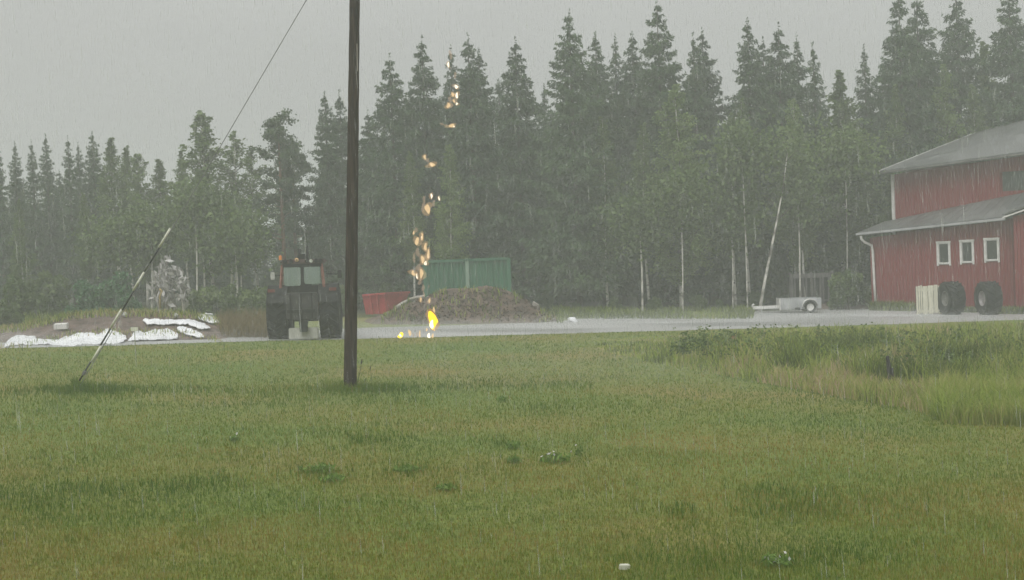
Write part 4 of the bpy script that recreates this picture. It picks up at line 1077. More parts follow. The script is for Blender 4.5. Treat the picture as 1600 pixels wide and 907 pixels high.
def trailer():
    p = gp(1247, 488.5); o = empty('car_trailer', (p.x, p.y, float(gz(p.x, 0))), (0, 0, -.06), label='small grey steel trailer with a white drawbar parked before the forest', cat='trailer')
    k = 1 / 38.0
    x0, x1 = (1216 - 1247) * k, (1280 - 1247) * k
    z0, z1 = .16, .60
    MB().box(((x0 + x1) / 2, -.6, (z0 + z1) / 2), (x1 - x0, .03, z1 - z0)).build('side_panel', MAT['steel'], o, bevel=.004)
    MB().box(((x0 + x1) / 2, .6, (z0 + z1) / 2), (x1 - x0, .03, z1 - z0)).build('side_panel', MAT['steel'], o, bevel=.004)
    MB().box((x0 + .016, 0, (z0 + z1) / 2 + .02), (.03, 1.17, z1 - z0)).build('front_panel', MAT['white'], o, bevel=.004)
    MB().box((x1 - .016, 0, (z0 + z1) / 2), (.03, 1.17, z1 - z0)).build('tailgate', MAT['steel'], o, bevel=.004)
    MB().box(((x0 + x1) / 2, 0, z0 + .02), (x1 - x0 - .06, 1.16, .03)).build('floor_panel', MAT['darkwood'], o)
    MB().box((x0 + .01, -.617, (z0 + z1) / 2 + .01), (.05, .03, z1 - z0 + .04)).build('corner_post', MAT['white'], o)
    for i in range(1, 4): MB().box((x0 + (x1 - x0) * i / 4, -.622, (z0 + z1) / 2), (.03, .014, z1 - z0 - .06)).build('stiffener', MAT['steel'], o)
    wx = (1262 - 1247) * k
    for y in (-.72, .72):
        w = empty('wheel', (wx, y, .235)); w.parent = o; w.rotation_euler = (0, 0, PI / 2)
        mobj('tyre', tyre_mesh(.235, .15, 12, rim=.6), w); mobj('rim', rim_mesh(.235, .15, .6, MAT['white']), w)
        m = MB(); prev = None
        for i in range(11):
            t = PI * i / 10
            a = Vector((wx + .31 * math.cos(t), y, .25 + .30 * math.sin(t)))
            if prev is not None: m.bar(prev, a, .03, .22) if False else m.add([prev + Vector((0, -.11, 0)), prev + Vector((0, .11, 0)), a + Vector((0, .11, 0)), a + Vector((0, -.11, 0)), (prev + Vector((0, -.11, .03))), (prev + Vector((0, .11, .03))), (a + Vector((0, .11, .03))), (a + Vector((0, -.11, .03)))], [(0, 1, 2, 3), (7, 6, 5, 4), (0, 3, 7, 4), (1, 5, 6, 2)])
            prev = a
        m.build('mudguard', MAT['white'], o)
    dx0 = (1176 - 1247) * k
    MB().box(((dx0 + x0) / 2, -.25, .27), (x0 - dx0, .09, .13)).build('drawbar', MAT['white'], o, bevel=.01)
    MB().tube([(dx0, -.25, .26), (dx0 - .02, -.25, .38), (dx0 + .05, -.25, .42)], .04, 8).build('coupling', MAT['white'], o, True)
    MB().tube([(dx0 + .35, -.25, .0), (dx0 + .35, -.25, .3)], .025, 8).build('jockey_leg', MAT['steel'], o)
    MB().box((wx - .5, -.66, .17), (.2, .06, .12)).build('lamp_box', MAT['dark'], o, bevel=.01)
trailer()

# ------------------------------------------------------------------ green container, red skip
def container():
    D = 59.5; a = at(665, 447, D); c = at(796, 447, D); z = float(gz(a.x, 0)); w = (c - a).length; top = at(730, 405.5, D).z - z
    o = empty('box_container', ((a.x + c.x) / 2, D, z), (0, 0, .03), label='green steel box container half hidden behind the earth heap', cat='container')
    h = top - .1
    for s_, x0, x1 in ((0, -w / 2 + .08, -.06), (1, .08, w / 2 - .08)):
        m = MB(); n = int((x1 - x0) / .2); pts = []
        for i in range(n):
            u = x0 + (x1 - x0) * i / n; q = (x1 - x0) / n
            pts += [(u, 0), (u + q * .35, 0), (u + q * .5, .045), (u + q * .85, .045)]
        pts.append((x1, 0))
        b_ = len(m.v)
        for (x, y) in pts: m.v.append((x, y, .15)); m.v.append((x, y, h))
        for i in range(len(pts) - 1): m.f.append((b_ + 2 * i, b_ + 2 * i + 2, b_ + 2 * i + 3, b_ + 2 * i + 1))
        m.build('side_panel', MAT['green'], o)
    MB().box((0, 2.4, h / 2), (w - .1, 4.6, h - .1)).build('body', MAT['green'], o)
    for x in (-w / 2, w / 2): MB().box((x, 0, h / 2 + .04), (.16, .16, h + .1)).build('corner_post', MAT['green'], o, bevel=.01)
    MB().box((.01, -.02, h / 2 + .1), (.15, .10, h + .06)).build('door_post', MAT['palegreen'], o, bevel=.01)
    MB().box((0, 0, h + .06), (w, .14, .12)).build('top_rail', MAT['green'], o, bevel=.01)
    MB().box((0, 0, .1), (w, .14, .14)).build('bottom_rail', MAT['green'], o, bevel=.01)
container()
def skip():
    D = 57.5; P = lambda x, y, d=D: at(x, y, d)
    a = P(563, 489); z = float(gz(a.x, 0)); o = empty('red_skip', (a.x, D, z), label='open red steel skip left of the earth heap, behind the wooden pole', cat='skip')
    B = Vector((a.x, D, z)); T1, T2, T3 = P(566, 462) - B, P(601, 459) - B, P(640, 457, D + 1.6) - B
    L1, L2, L3 = Vector((T1.x + .1, .15, .1)), Vector((T2.x, .15, .1)), Vector((T3.x - .35, 1.6, .1))
    def panel(name, q, th):
        nrm = (q[1] - q[0]).cross(q[2] - q[0]).normalized() * th; m = MB()
        m.add(list(q) + [v + nrm for v in q], [(0, 1, 2, 3), (7, 6, 5, 4), (0, 4, 5, 1), (1, 5, 6, 2), (2, 6, 7, 3), (3, 7, 4, 0)]); return m.build(name, MAT['redsteel'], o)
    panel('end_panel', (L1, L2, T2, T1), -.05); panel('side_panel', (L2, L3, T3, T2), -.05)
    T0 = T1 + Vector((.4, 2.4, 0)); L0 = L1 + Vector((.45, 2.2, 0)); panel('side_panel', (L1, L0, T0, T1), .05); panel('end_panel', (L0, L3, T3, T0), .05)
    panel('floor_panel', (L1, L2, L3, L0), .04)
    MB().bar(T1 + Vector((0, -.02, .0)), T2 + Vector((0, -.02, .0)), .08, .08).build('rim_bar', MAT['redsteel'], o); MB().bar(T2 + Vector((0, -.02, 0)), T3 + Vector((0, -.02, 0)), .08, .08).build('rim_bar', MAT['redsteel'], o)
    for x in (.35, .65):
        MB().bar(L1.lerp(L2, x) + Vector((0, -.06, 0)), T1.lerp(T2, x) + Vector((0, -.06, 0)), .06, .06).build('rib', MAT['redsteel'], o)
skip()

# ------------------------------------------------------------------ tractor, seen from behind
def tractor():
    p = gp(477.5, 529); o = empty('tractor', (p.x, p.y, float(gz(p.x, 0))), (SLOPE * 0, .0, .05), label='dark farm tractor parked on the gravel with its back to the lawn', cat='tractor')
    o.rotation_euler = (0, math.radians(.6), .05)
    k = 1 / 51.0; X = lambda px: (px - 477.5) * k; Z = lambda py: (529 - py) * k
    dark, red = MAT['dark'], MAT['cabred']
    # rear wheels
    R, Wd = .78, .62
    for s in (-1, 1):
        w = empty('rear_wheel', (s * .79, .0, R - .02)); w.parent = o
        if s > 0: w.rotation_euler = (0, 0, PI)
        mobj('tyre', tyre_mesh(R, Wd, 20), w); mobj('rim', rim_mesh(R, Wd, mat=MAT['rimgrey']), w)
        w = empty('front_wheel', (s * .78, 2.35, .50)); w.parent = o
        if s > 0: w.rotation_euler = (0, 0, PI)
        mobj('tyre', tyre_mesh(.52, .36, 16), w); mobj('rim', rim_mesh(.52, .36, mat=MAT['rimgrey']), w)
        # mudguard over the rear tyre
        m = MB(); pr = []
        for i in range(9):
            t = .42 + (PI - .2) * i / 8 * .86; pr.append((.86 * math.cos(PI - t), .86 * math.sin(PI - t)))
        n = len(pr); x0, x1 = s * .47, s * 1.06
        for (dx, dr) in ((x0, 0), (x1, 0), (x1, .05), (x0, .05)):
            for (yy, zz) in pr: f = 1 + dr / .86; m.v.append((dx, yy * f, .76 + zz * f))
        for a, c in ((0, 1), (1, 2), (2, 3), (3, 0)):
            for i in range(n - 1): m.f.append((a * n + i, a * n + i + 1, c * n + i + 1, c * n + i))
        m.build('mudguard', dark, o)
        MB().box((s * .92, -.62, 1.50), (.22, .05, .10)).build('tail_light', MAT['taillamp'], o, bevel=.01)
        MB().tube([(s * .62, .95, 1.95), (s * .95, .9, 1.93), (s * 1.02, .9, 2.0)], .016, 6).build('mirror_arm', dark, o)
        MB().box((s * 1.04, .88, 1.93), (.13, .04, .24)).build('mirror', MAT['lamp'] if s < 0 else dark, o, bevel=.012)
    MB().tube([(-.55, 0, .76), (.55, 0, .76)], .14, 14).build('rear_axle', dark, o, True)
    MB().box((0, .25, .88), (.52, 1.5, .62)).build('gearbox', dark, o, bevel=.05)
    MB().box((0, 2.0, 1.12), (.62, 1.8, .62)).build('bonnet', red, o, bevel=.08)
    MB().tube([(-.6, 2.35, .5), (.6, 2.35, .5)], .08, 10).build('front_axle', dark, o, True)
    MB().box((0, .12, 1.36), (1.02, .9, .52)).build('cab_base', dark, o, bevel=.04)
    # cab: sloping posts, roof, glass
    zb, zt = 1.58, 2.28
    for (x0, y0, x1, y1, mt, wd) in ((X(443), -.38, X(447), -.30, red, .075), (X(511), -.38, X(507), -.30, red, .075), (-.55, .95, -.50, .85, dark, .06), (.55, .95, .50, .85, dark, .06)):
        MB().bar((x0, y0, zb - .1), (x1, y1, zt), wd).build('cab_post', mt, o, bevel=.012)
    MB().box((0, .28, zt + .07), (1.30, 1.36, .15)).build('cab_roof', MAT['roofdark'], o, bevel=.045)
    MB().box((0, -.36, zt - .04), (1.16, .05, .10)).build('window_header', dark, o, bevel=.012)
    # rear window: two rounded lights either side of a dark centre post
    def light(x0, x1, z0, z1, y, name='pane', mt=None):
        r = .07; pts = []
        for (cx_, cz_, a0) in ((x1 - r, z1 - r, 0), (x0 + r, z1 - r, PI / 2), (x0 + r, z0 + r, PI), (x1 - r, z0 + r, 1.5 * PI)):
            for i in range(4): t = a0 + PI / 2 * i / 3; pts.append((cx_ + r * math.cos(t), cz_ + r * math.sin(t)))
        m = MB(); m.prism(pts, y, y + .008); return m.build(name, mt or MAT['cabglass'], o)
    light(X(449), X(475), Z(446), Z(416), -.37); light(X(480), X(505), Z(444), Z(416), -.37)
    light(X(450), X(474), Z(445), Z(417), .92); light(X(481), X(504), Z(444), Z(417), .92)
    MB().box((X(478), -.35, (zb + zt) / 2), (.11, .06, zt - zb)).build('window_post', dark, o, bevel=.02)
    # lower corners of the opening are closed by dark gussets
    for (xa, xb) in ((X(478) - .30, X(478) + .30),):
        m = MB(); m.prism([(xa - .05, zb - .05), (xb + .05, zb - .05), (X(478) + .09, zb + .30), (X(478) - .09, zb + .30)], -.34, -.30); m.build('window_gusset', dark, o)
    MB().box((X(478), .25, 1.75), (.20, .10, .50)).build('seat_back', dark, o, bevel=.04)
    MB().box((X(478), .34, 1.55), (.42, .42, .12)).build('seat', dark, o, bevel=.04)
    # work lights on the roof edge
    for i, (px, mt) in enumerate(((452, dark), (461, dark), (486, dark), (492, MAT['lamp']), (500, dark), (506, dark))):
        lm_ = MB(); lm_.lathe([(-.06, .03), (-.04, .062), (.035, .068), (.04, .055)], 14, 'x'); me = lm_.mesh('work_light', dark, True)
        l_ = mobj('work_light', me, o, (X(px), -.42, Z(408)), (0, 0, -PI / 2)); 
        m = MB(); m.tube([(.035, 0, 0), (.045, 0, 0)], .055, 12); m.build('lens', mt, l_)
    m = MB(); m.lathe([(0, .045), (.10, .05), (.14, .03), (.15, .001)], 12, 'z'); b_ = m.build('beacon', MAT['orange'], o, True); b_.location = (X(444), -.25, zt + .14)
    # exhaust and air intake stacks stand ahead of the cab
    for (px, r, zt_) in ((466, .045, Z(391)), (478, .055, Z(387))):
        MB().tube([(X(px), 1.25, 1.3), (X(px), 1.25, zt_ - .12), (X(px), 1.22, zt_ + .05)], r, 10).build('exhaust_stack' if px > 470 else 'air_intake', dark, o, True)
    MB().box((X(471), 1.25, Z(403)), (.30, .2, .24)).build('stack_guard', dark, o, bevel=.03)
    m = MB(); m.lathe([(-.05, .02), (-.03, .06), (.03, .06), (.04, .05)], 12, 'x'); b_ = m.build('roof_lamp', MAT['amber'], o, True); b_.location = (X(470), -.44, Z(406)); b_.rotation_euler = (0, 0, PI / 2)
    # hitch: linkage arms, top link, drawbar, dark implement frame
    for s in (-1, 1):
        MB().bar((s * .30, -.1, .78), (s * .40, -.95, .62), .06, .09).build('lower_link', dark, o)
        MB().bar((s * .36, -.25, 1.22), (s * .38, -.75, .68), .04).build('lift_rod', dark, o)
        MB().bar((s * .22, -.1, 1.2), (s * .38, -.35, 1.26), .07).build('lift_arm', dark, o)
    MB().bar((0, -.2, 1.12), (0, -.95, 1.06), .06).build('top_link', dark, o)
    MB().box((0, -1.0, .88), (.84, .10, .10)).build('hitch_bar', dark, o, bevel=.01)
    MB().box((0, -.75, 1.02), (.95, .42, .80)).build('toolbox', MAT['dark2'], o, bevel=.03)
    for x in (-.32, 0, .32): MB().box((x, -.97, 1.02), (.05, .03, .78)).build('stiffener', dark, o)
    MB().box((0, -.45, .50), (.20, .9, .12)).build('drawbar', dark, o, bevel=.01)
    MB().box((X(480), -.98, .42), (.24, .14, .34)).build('coupling', dark, o, bevel=.02)
    MB().box((.02, -.72, .19), (.88, .26, .34)).build('counterweight', MAT['concrete'], o, bevel=.02)
MAT['taillamp'] = noisy('tail_lens', (.10, .02, .02), (.16, .04, .03), 5, .4)
MAT['amber'] = noisy('amber_lens', (.45, .28, .14), (.6, .4, .2), 5, .3)
MAT['roofdark'] = noisy('faded_dark_red_roof', (.045, .028, .025), (.10, .055, .05), 4, .6)
MAT['dark2'] = noisy('grimy_metal', (.018, .018, .018), (.045, .043, .042), 5, .75)
def _cabglass():
    m, n, o = new_mat('cab_glass'); g_ = n.nodes.new('ShaderNodeBsdfGlossy'); g_.inputs['Roughness'].default_value = .08; g_.inputs[0].default_value = (.9, 1, .97, 1)
    t = n.nodes.new('ShaderNodeBsdfTransparent'); t.inputs[0].default_value = (.72, .82, .78, 1)
    d = n.nodes.new('ShaderNodeBsdfDiffuse'); d.inputs[0].default_value = (.22, .28, .26, 1)
    k = n.nodes.new('ShaderNodeMixShader'); k.inputs[0].default_value = .30; k2 = n.nodes.new('ShaderNodeMixShader'); k2.inputs[0].default_value = .35
    n.links.new(t.outputs[0], k.inputs[1]); n.links.new(g_.outputs[0], k.inputs[2]); n.links.new(k.outputs[0], k2.inputs[1]); n.links.new(d.outputs[0], k2.inputs[2]); n.links.new(k2.outputs[0], o.inputs[0]); return m
MAT['cabglass'] = _cabglass()
tractor()

# ------------------------------------------------------------------ wooden pole and guy wire
def pole_and_guy():
    b = gp(547, 608); D = b.y; top = at(556, -150, D)
    o = empty('utility_pole', b, label='tall dark weathered wooden pole standing in the lawn', cat='pole')
    H = (top - b).length; m = MB(); pts, rad = [], []
    for i in range(40):
        t = i / 39; p = (top - b) * t; pts.append(p + Vector((0, 0, -.2 if i == 0 else 0)))
        rad.append((.126 - .036 * t) * (1 + .022 * math.sin(i * 1.9) + .015 * math.sin(i * 4.3)))
    m.tube(pts, rad, 22).build('shaft', MAT['pole'], o, True)
    c = at(556.5, 88, D) - b
    MB().bar(c + Vector((.02, -.095, -.30)), c + Vector((.035, -.092, .22)), .022, .012).build('splinter', MAT['palewood'], o)
    MB().box((top - b) * .78 + Vector((0, -.09, 0)), (.10, .012, .12)).build('number_plate', MAT['dark'], o)
    m = MB(); cp_ = (top - b) * .975; m.tube([cp_ - Vector((0, 0, .03)), cp_ + Vector((0, 0, .03))], .105, 18); m.build('guy_band', MAT['steel_wire'], o)
    a = gp(117, 608); q = b + cp_
    g_ = empty('guy_wire', a, label='slanting steel guy wire of the wooden pole with a black and white striped guard', cat='guy wire')
    d = q - a
    MB().tube([Vector((0, 0, -.1)), d], .0085, 6).build('wire', MAT['steel_wire'], g_)
    def tt(py):                                # parameter on the wire that shows at photo row py
        lo, hi = 0.0, 1.0
        for _ in range(40):
            mid = (lo + hi) / 2; P = a + d * mid; y = proj(P.x, P.y, P.z)[1]
            if y > py: lo = mid
            else: hi = mid
        return lo
    for i, (y0, y1, mt) in enumerate(((596, 566, 'black'), (566, 540, 'ivory'), (540, 513, 'black'), (513, 485, 'ivory'), (485, 454, 'black'), (454, 425, 'ivory'), (425, 412, 'greyband'), (412, 386, 'black'), (386, 357, 'ivory'))):
        off = Vector((.012 * math.sin(i * 2), 0, .01 * math.cos(i * 2)))
        MB().tube([d * tt(y0) + off, d * tt(y1) + off], .017 if mt == 'black' else .022, 10).build('guard_band', MAT[mt], g_, True)
    c = d * tt(583); MB().box(c, (.09, .06, .10), d.to_track_quat('Z', 'Y').to_matrix()).build('wire_clamp', MAT['steel_wire'], g_, bevel=.015)
MAT['greyband'] = noisy('grey_plastic', (.10, .11, .09), (.16, .17, .14), 5, .6)
pole_and_guy()
def stems():
    for (x0, y0, x1, y1, r, lb) in ((556.5, 606, 566, 561, .009, 'dark-tipped tall stem leaning right at the foot of the wooden pole'), (580, 604, 578.5, 571, .006, 'thin bent grass stem a little right of the pole foot')):
        b = gp(x0, y0); t = at(x1, y1, b.y) - b
        o = empty('grass_stem', b, label=lb, cat='stem'); MB().tube([(0, 0, -.03), t * .5 + Vector((.01, 0, 0)), t], [r, r * .8, r * .5], 5).build('stalk', MAT['stalk'], o)
        MB().tube([t * .80, t * .88, t * 1.0], [r * .6, r * 1.9, r * .4], 6).build('seed_head', MAT['dark2'], o)
    for (px, py, h, lb) in ((1391, 611, .64, 'black charred stub standing in the weeds right of the lawn'),):
        b = gp(px, py); o = empty('wooden_stub', b, label=lb, cat='stub')
        MB().tube([(0, 0, -.05), (.0, 0, h * .5), (-.03, 0, h)], [.05, .045, .03], 8).build('stump', MAT['dark2'], o); MB().tube([(.07, 0, -.05), (.05, 0, h * .65)], [.03, .02], 6).build('splinter', MAT['dark2'], o)
MAT['stalk'] = noisy('green_stalk', (.05, .08, .02), (.08, .11, .03), 5, .7)
stems()
# leafy weeds in the lawn
MAT['lawnweed'] = leafy('lawn_weed_leaves', [(0, (.11, .19, .035)), (.6, (.15, .25, .045)), (1, (.20, .30, .08))], .3, obj_var=0)
def lawn_weed(px, py, r, h, label, pale=0):
    b = gp(px, py); o = empty('broadleaf_weed', b, label=label, cat='weed', group='leafy weeds in the lawn'); n = int(110 * r / .15)
    a = RG.uniform(0, 2 * PI, n); rr = r * RG.uniform(0, 1, n) ** .6
    V, Fc, q = leaf_quads(rr * np.cos(a), rr * np.sin(a), RG.uniform(.02, h * 1.25, n) * (1 - .4 * rr / r), RG.uniform(.014, .034, n), RG.uniform(0, 1, n), flat=.0, asp=2.6, down=.8)
    mobj('leaf_rosette', np_mesh('leaf_rosette', V, Fc, MAT['lawnweed'], q), o)['kind'] = 'stuff'
    if pale:
        n = pale; V, Fc, q = leaf_quads(RG.uniform(-r, r, n), RG.uniform(-r * .5, r * .5, n), RG.uniform(h * .7, h * 1.4, n), RG.uniform(.018, .032, n), RG.uniform(.7, 1, n))
        mobj('pale_leaf', np_mesh('pale_leaf', V, Fc, MAT['paleleaf'], q), o)['kind'] = 'stuff'
for a in [(496, 738, .22, .09, 'dark leafy weed, the largest one below the wooden pole'), (520, 752, .16, .06, 'small leafy weed just below the largest dark one'),
          (802, 702, .10, .12, 'small upright weed left of the pale-leaved one'), (804, 724, .10, .08, 'low weed between the upright weed and the pale-leaved one'), (869, 722, .20, .10, 'leafy weed with pale leaf tips near the middle of the lawn', 9),
          (905, 714, .05, .13, 'tiny weed with a single pale tip right of the pale-leaved one', 2), (697, 766, .12, .06, 'flat weed in the lawn between the dark one and the middle'), (637, 737, .16, .06, 'flat weed right of the largest dark one'),
          (1213, 884, .14, .08, 'weed with pale leaf tips near the bottom of the lawn', 8), (785, 628, .10, .1, 'small dark weed behind the middle of the lawn'), (367, 690, .06, .08, 'single pale-tipped weed left in the lawn', 3)]:
    lawn_weed(*a)
p = gp(975, 894); o = MB().prism([(-.05, -.012), (.02, -.02), (.055, .0), (.03, .018), (-.04, .016)], 0, .045, 'z').build('paper_scrap', MAT['ivory'], bevel=.006); o.location = p + Vector((0, 0, .02)); o.rotation_euler = (.2, .1, .3)
tag(o, 'small pale scrap lying in the grass at the bottom of the lawn', 'scrap')

# weeds at the wall foot
def wall_weeds():
    for u0, u1, h0, h1, n in ((.0, 1.9, .15, .55, 1500), (3.3, 4.6, .1, .35, 500), (5.0, 9.0, .12, .42, 2200)):
        u = RG.uniform(u0, u1, n); v = RG.uniform(-.55, -.1, n) - (.6 if u0 > 4.9 else 0)
        x = BA.x + UD.x * u + VD.x * v; y = BA.y + UD.y * u + VD.y * v
        V, Fc, r = blades(n, x, y, gz(x, y), RG.uniform(h0, h1, n), RG.uniform(.012, .022, n), RG.uniform(.2, .9, n), np.clip(RG.normal(.28, .2, n), 0, 1))
        yield V, Fc, r
V_, F_, R_, off = [], [], [], 0
for V, Fc, r in wall_weeds(): V_.append(V); F_.append(Fc + off); R_.append(r); off += len(V)
tag(mobj('wall_weeds', np_mesh('wall_weeds', np.concatenate(V_), np.concatenate(F_), MGRASS, np.concatenate(R_))), 'dark weeds along the foot of the red wall', 'weeds', kind='stuff')

# ------------------------------------------------------------------ glowing lightning beads and flames
MAT['hot'] = glow('white_hot_plasma', (1.0, .88, .68), 1.9)
MAT['peach'] = glow('peach_plasma', (1.0, .70, .36), 1.1, .62)
MAT['dim'] = glow('dim_plasma', (.85, .62, .42), .62, .24)
MAT['halo'] = glow('bead_halo', (1.0, .66, .34), .75, .18)
MAT['yellow'] = glow('yellow_flame', (1.0, .74, .02), 1.9)
MAT['flameorange'] = glow('orange_flame', (1.0, .42, .02), .95, .16)
MAT['core'] = glow('flame_core', (1.0, .97, .55), 2.2)
def blob(rx, rz, seed, mat, name, parent, loc_, n=1):
    r_ = random.Random(seed); bm = bmesh.new(); bmesh.ops.create_icosphere(bm, subdivisions=2, radius=1)
    ph = [r_.uniform(0, 6) for _ in range(4)]
    for v in bm.verts:
        c = v.co; k = 1 + .22 * math.sin(3 * c.z + ph[0]) + .16 * math.sin(4 * c.x + 2 * c.z + ph[1])
        v.co = Vector((c.x * rx * k + rx * .35 * math.sin(2.2 * c.z + ph[2]), c.y * min(rx, rz) * k, c.z * rz))
    me = bpy.data.meshes.new(name); bm.to_mesh(me); bm.free(); me.materials.append(mat)
    for p_ in me.polygons: p_.use_smooth = True
    return mobj(name, me, parent, loc_)
def lightning():
    D = 43.3; k = D / F; root = gp(674, 528)
    o = empty('bead_lightning', root, label='broken column of glowing peach lightning beads above the tall yellow flame', cat='lightning')
    B = [(703.7, 86, 3.5, 8, 'dim'), (700.8, 101.5, 1.8, 4.6, 'hot'), (711, 118, 3, 6, 'dim'), (712.5, 136, 3.2, 3.4, 'hot'), (707.4, 148, 3.2, 3.6, 'peach'), (714, 149.5, 2.4, 5, 'hot'), (703, 156, 4, 5, 'dim'), (709.6, 158, 2, 3, 'peach'),
         (713.6, 162.6, 1.9, 2.2, 'hot'), (700.4, 165, 4, 4.2, 'peach'), (690.5, 194, 4.4, 2.2, 'dim'), (706, 196.5, 5.2, 2.8, 'peach'), (697, 196, 4, 1.5, 'dim'), (709, 198, 2, 1.5, 'hot'), (664, 246, 2.2, 4, 'peach'), (669, 251, 4, 4, 'dim'),
         (674.5, 257.5, 5.2, 3.6, 'peach'), (675, 258, 2.5, 1.8, 'hot'), (674, 306.7, 1.7, 4.6, 'hot'), (686, 310.5, 1.4, 3.4, 'hot'), (663, 312, 3, 6, 'dim'), (668.5, 327, 4.8, 8, 'peach'), (661, 324, 4, 8, 'dim'), (678, 318, 3, 6, 'dim'), (649.7, 360, 4, 4.6, 'dim'),
         (646.5, 364, 1.4, 3, 'peach'), (659.4, 369.8, 2.4, 6, 'peach'), (651.7, 377, 4, 6.4, 'peach'), (659, 372, 1.2, 3, 'hot'), (665, 386, 3.4, 6.4, 'peach'), (669, 397, 2.8, 8, 'peach'), (669.5, 400, 1.3, 4.5, 'hot'), (660, 406, 3.8, 6.4, 'peach'), (665, 411.5, 3, 3.4, 'hot'), (647.3, 403, 3, 9, 'dim'), (653, 394, 4, 8, 'dim'),
         (654, 418, 5, 6, 'dim'), (646, 427, 4, 4.4, 'peach'), (651.4, 431.7, 1.8, 4.6, 'hot'), (658, 428, 3.6, 8.4, 'peach'), (656, 441, 3.4, 5, 'dim'), (661, 450, 3.6, 6, 'dim'), (662, 460, 3, 5, 'dim'), (657.3, 468.5, 1.7, 3.8, 'peach'), (671, 470, 1.9, 3.8, 'peach'), (670, 448, 1, 3, 'dim')]
    for i, (x, y, w, h, mt) in enumerate(B):
        q = at(x, y, D + (i % 5 - 2) * .12) - root; be = blob(w * k * .72, h * k * .95, i, MAT[mt], 'glowing_bead', o, q)
        if mt != 'dim': blob(w * k * 1.7, h * k * 1.35, i + 90, MAT['halo'], 'bead_glow', be, (0, 0, 0))
def flames():
    D = 43.3; k = D / F
    b = gp(674, 527); o = empty('flame', b, label='tallest bright yellow flame burning on the wet gravel under the lightning column', cat='fire', group='flames on the gravel road')
    def F_(x, y, w, h, mt, nm, s, dy=0): q = at(x, y, D + dy) - b; blob(w * k, h * k, s, MAT[mt], nm, o, q)
    F_(675, 501, 5.6, 15, 'yellow', 'flame_tongue', 3); F_(672.5, 493, 3.6, 7, 'yellow', 'flame_tongue', 4); F_(678, 503, 4.8, 7.6, 'yellow', 'flame_tongue', 8)
    F_(675, 507, 3, 7, 'core', 'flame_core', 5, -.35); F_(675.5, 500, 9.0, 18, 'flameorange', 'flame_glow', 6)
    F_(678.3, 484, 1.5, 5, 'peach', 'flame_tip', 7); F_(666.6, 515.5, 1.5, 2.6, 'peach', 'flame_tip', 9); F_(678.5, 515, 1.4, 2.8, 'peach', 'flame_tip', 10)
    for i, (x, y, w, h, mt, halo, lb) in enumerate(((626, 524, 4.3, 4.8, 'yellow', 1, 'round yellow flame, the one farthest left on the gravel'), (640, 520.5, 2.5, 5, 'peach', 0, 'small peach flame next to the round yellow one'), (645.5, 524, 1.6, 3.6, 'dim', 0, 'faint pale flame just right of the small peach one'),
                                           (652, 523, 1.7, 4.4, 'dim', 0, 'faint pale flame touching the thin upright one'), (656, 522, 1.3, 6, 'peach', 0, 'thin upright peach flame halfway to the tallest flame'),
                                           (670.3, 525, 2, 4.6, 'hot', 0, 'short pale flame at the left foot of the tallest flame'), (676.3, 525, 1.4, 4.4, 'peach', 0, 'short peach flame at the right foot of the tallest flame'))):
        q = at(x, y, D); b2 = Vector((q.x, q.y, float(gz(q.x, 0))))
        o2 = empty('flame', b2, label=lb, cat='fire', group='flames on the gravel road')
        blob(w * k, h * k, 30 + i, MAT[mt], 'flame_tongue', o2, q - b2)
        if halo: blob(w * k * .5, h * k * .5, 50 + i, MAT['core'], 'flame_core', o2, q - b2 + Vector((0, -.1, 0)))
lightning(); flames()

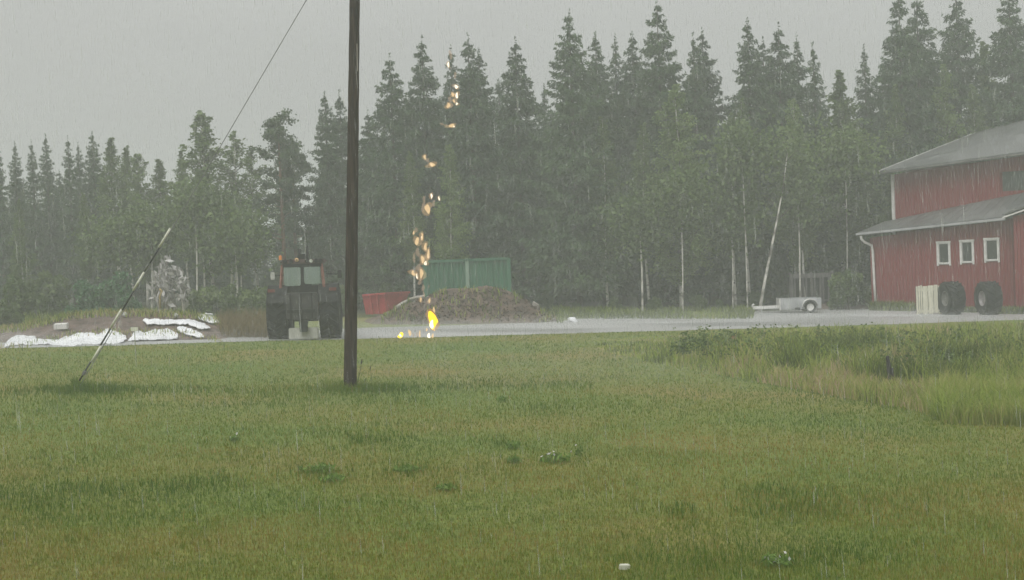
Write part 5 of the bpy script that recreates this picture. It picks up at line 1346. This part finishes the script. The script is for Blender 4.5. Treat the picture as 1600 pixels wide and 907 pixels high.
# ------------------------------------------------------------------ rain
def rain():
    m, n_, o_ = new_mat('rain_water'); t = n_.nodes.new('ShaderNodeBsdfTransparent'); d = n_.nodes.new('ShaderNodeBsdfTranslucent'); d.inputs[0].default_value = (.9, .92, .92, 1)
    d2 = n_.nodes.new('ShaderNodeBsdfDiffuse'); d2.inputs[0].default_value = (.9, .92, .92, 1); a = n_.nodes.new('ShaderNodeMixShader'); a.inputs[0].default_value = .5
    k = n_.nodes.new('ShaderNodeMixShader'); k.inputs[0].default_value = .24
    n_.links.new(d.outputs[0], a.inputs[1]); n_.links.new(d2.outputs[0], a.inputs[2]); n_.links.new(t.outputs[0], k.inputs[1]); n_.links.new(a.outputs[0], k.inputs[2]); n_.links.new(k.outputs[0], o_.inputs[0])
    n = 34000
    y = (RG.uniform(6 ** 2.2, 58 ** 2.2, n)) ** (1 / 2.2); x = RG.uniform(-.5, .5, n) * y * .95; z = gz(x, y) + RG.uniform(0, 1, n) * (2.6 + y * .26)
    L_ = RG.uniform(.06, .22, n); w = RG.uniform(.0012, .0024, n) * (1 + y / 30); lx = RG.normal(.0, .02, n) - .02
    P = np.stack([x, y, z], 1); a = RG.uniform(0, PI, n)[:, None]
    S = np.stack([np.cos(a[:, 0]), np.sin(a[:, 0]), 0 * z], 1) * w[:, None]; S2 = np.stack([-np.sin(a[:, 0]), np.cos(a[:, 0]), 0 * z], 1) * w[:, None]
    d_ = np.stack([lx * L_, 0 * z, L_], 1)
    V = np.stack([P, P + d_ * .3 + S, P + d_ * .3 - S * .5 + S2 * .87, P + d_ * .3 - S * .5 - S2 * .87, P + d_], 1)
    f = np.array([[0, 2, 1], [0, 3, 2], [0, 1, 3], [4, 1, 2], [4, 2, 3], [4, 3, 1]])
    me = np_mesh('rain', V.reshape(-1, 3), (f[None] + np.arange(n)[:, None, None] * 5).reshape(-1, 3), m)
    tag(mobj('rain', me), 'drops of the heavy rain falling over the whole yard', 'rain', kind='stuff')
    # splashes thrown up from the wet gravel
    n = 190000
    px = RG.uniform(-200, 1800, n); py = np.interp(px, [-260, 0, 420, 900, 1420, 1900], [540, 533, 521, 505, 492, 484]) + RG.normal(0, 6.5, n)
    x, y = gpn(px, np.clip(py, 480, 552)); z = gz(x, y) + np.abs(RG.normal(0, .17, n))
    k = 50000; ppx = RG.normal(1050, 330, k); ppy = RG.normal(575, 26, k); ax, ay = gpn(ppx, np.clip(ppy, 530, 660))
    x = np.concatenate([x, ax]); y = np.concatenate([y, ay]); z = np.concatenate([z, gz(ax, ay) + .03 + np.abs(RG.normal(0, .12, k))]); n += k
    V, Fc, r = leaf_quads(x, y, z, RG.uniform(.010, .028, n) * np.minimum(1, y / 42), np.zeros(n), asp=1.3)
    tag(mobj('splash_spray', np_mesh('splash_spray', V, Fc, m)), 'fine spray of rain splashing up from the wet gravel and the lawn beside it', 'spray', kind='stuff')
rain()

# ------------------------------------------------------------------ haze of the downpour
def haze():
    m, n, o = new_mat('rain_haze'); v = n.nodes.new('ShaderNodeVolumePrincipled')
    v.inputs['Color'].default_value = (.92, .96, .94, 1); v.inputs['Density'].default_value = HAZE_DENSITY; v.inputs['Anisotropy'].default_value = 0
    n.links.new(v.outputs[0], o.inputs['Volume'])
    b = MB(); b.box((0, 370, 9), (1300, 960, 26)); h = b.build('haze', m); tag(h, 'grey rain haze filling the air over the yard', 'haze', kind='stuff')
haze()
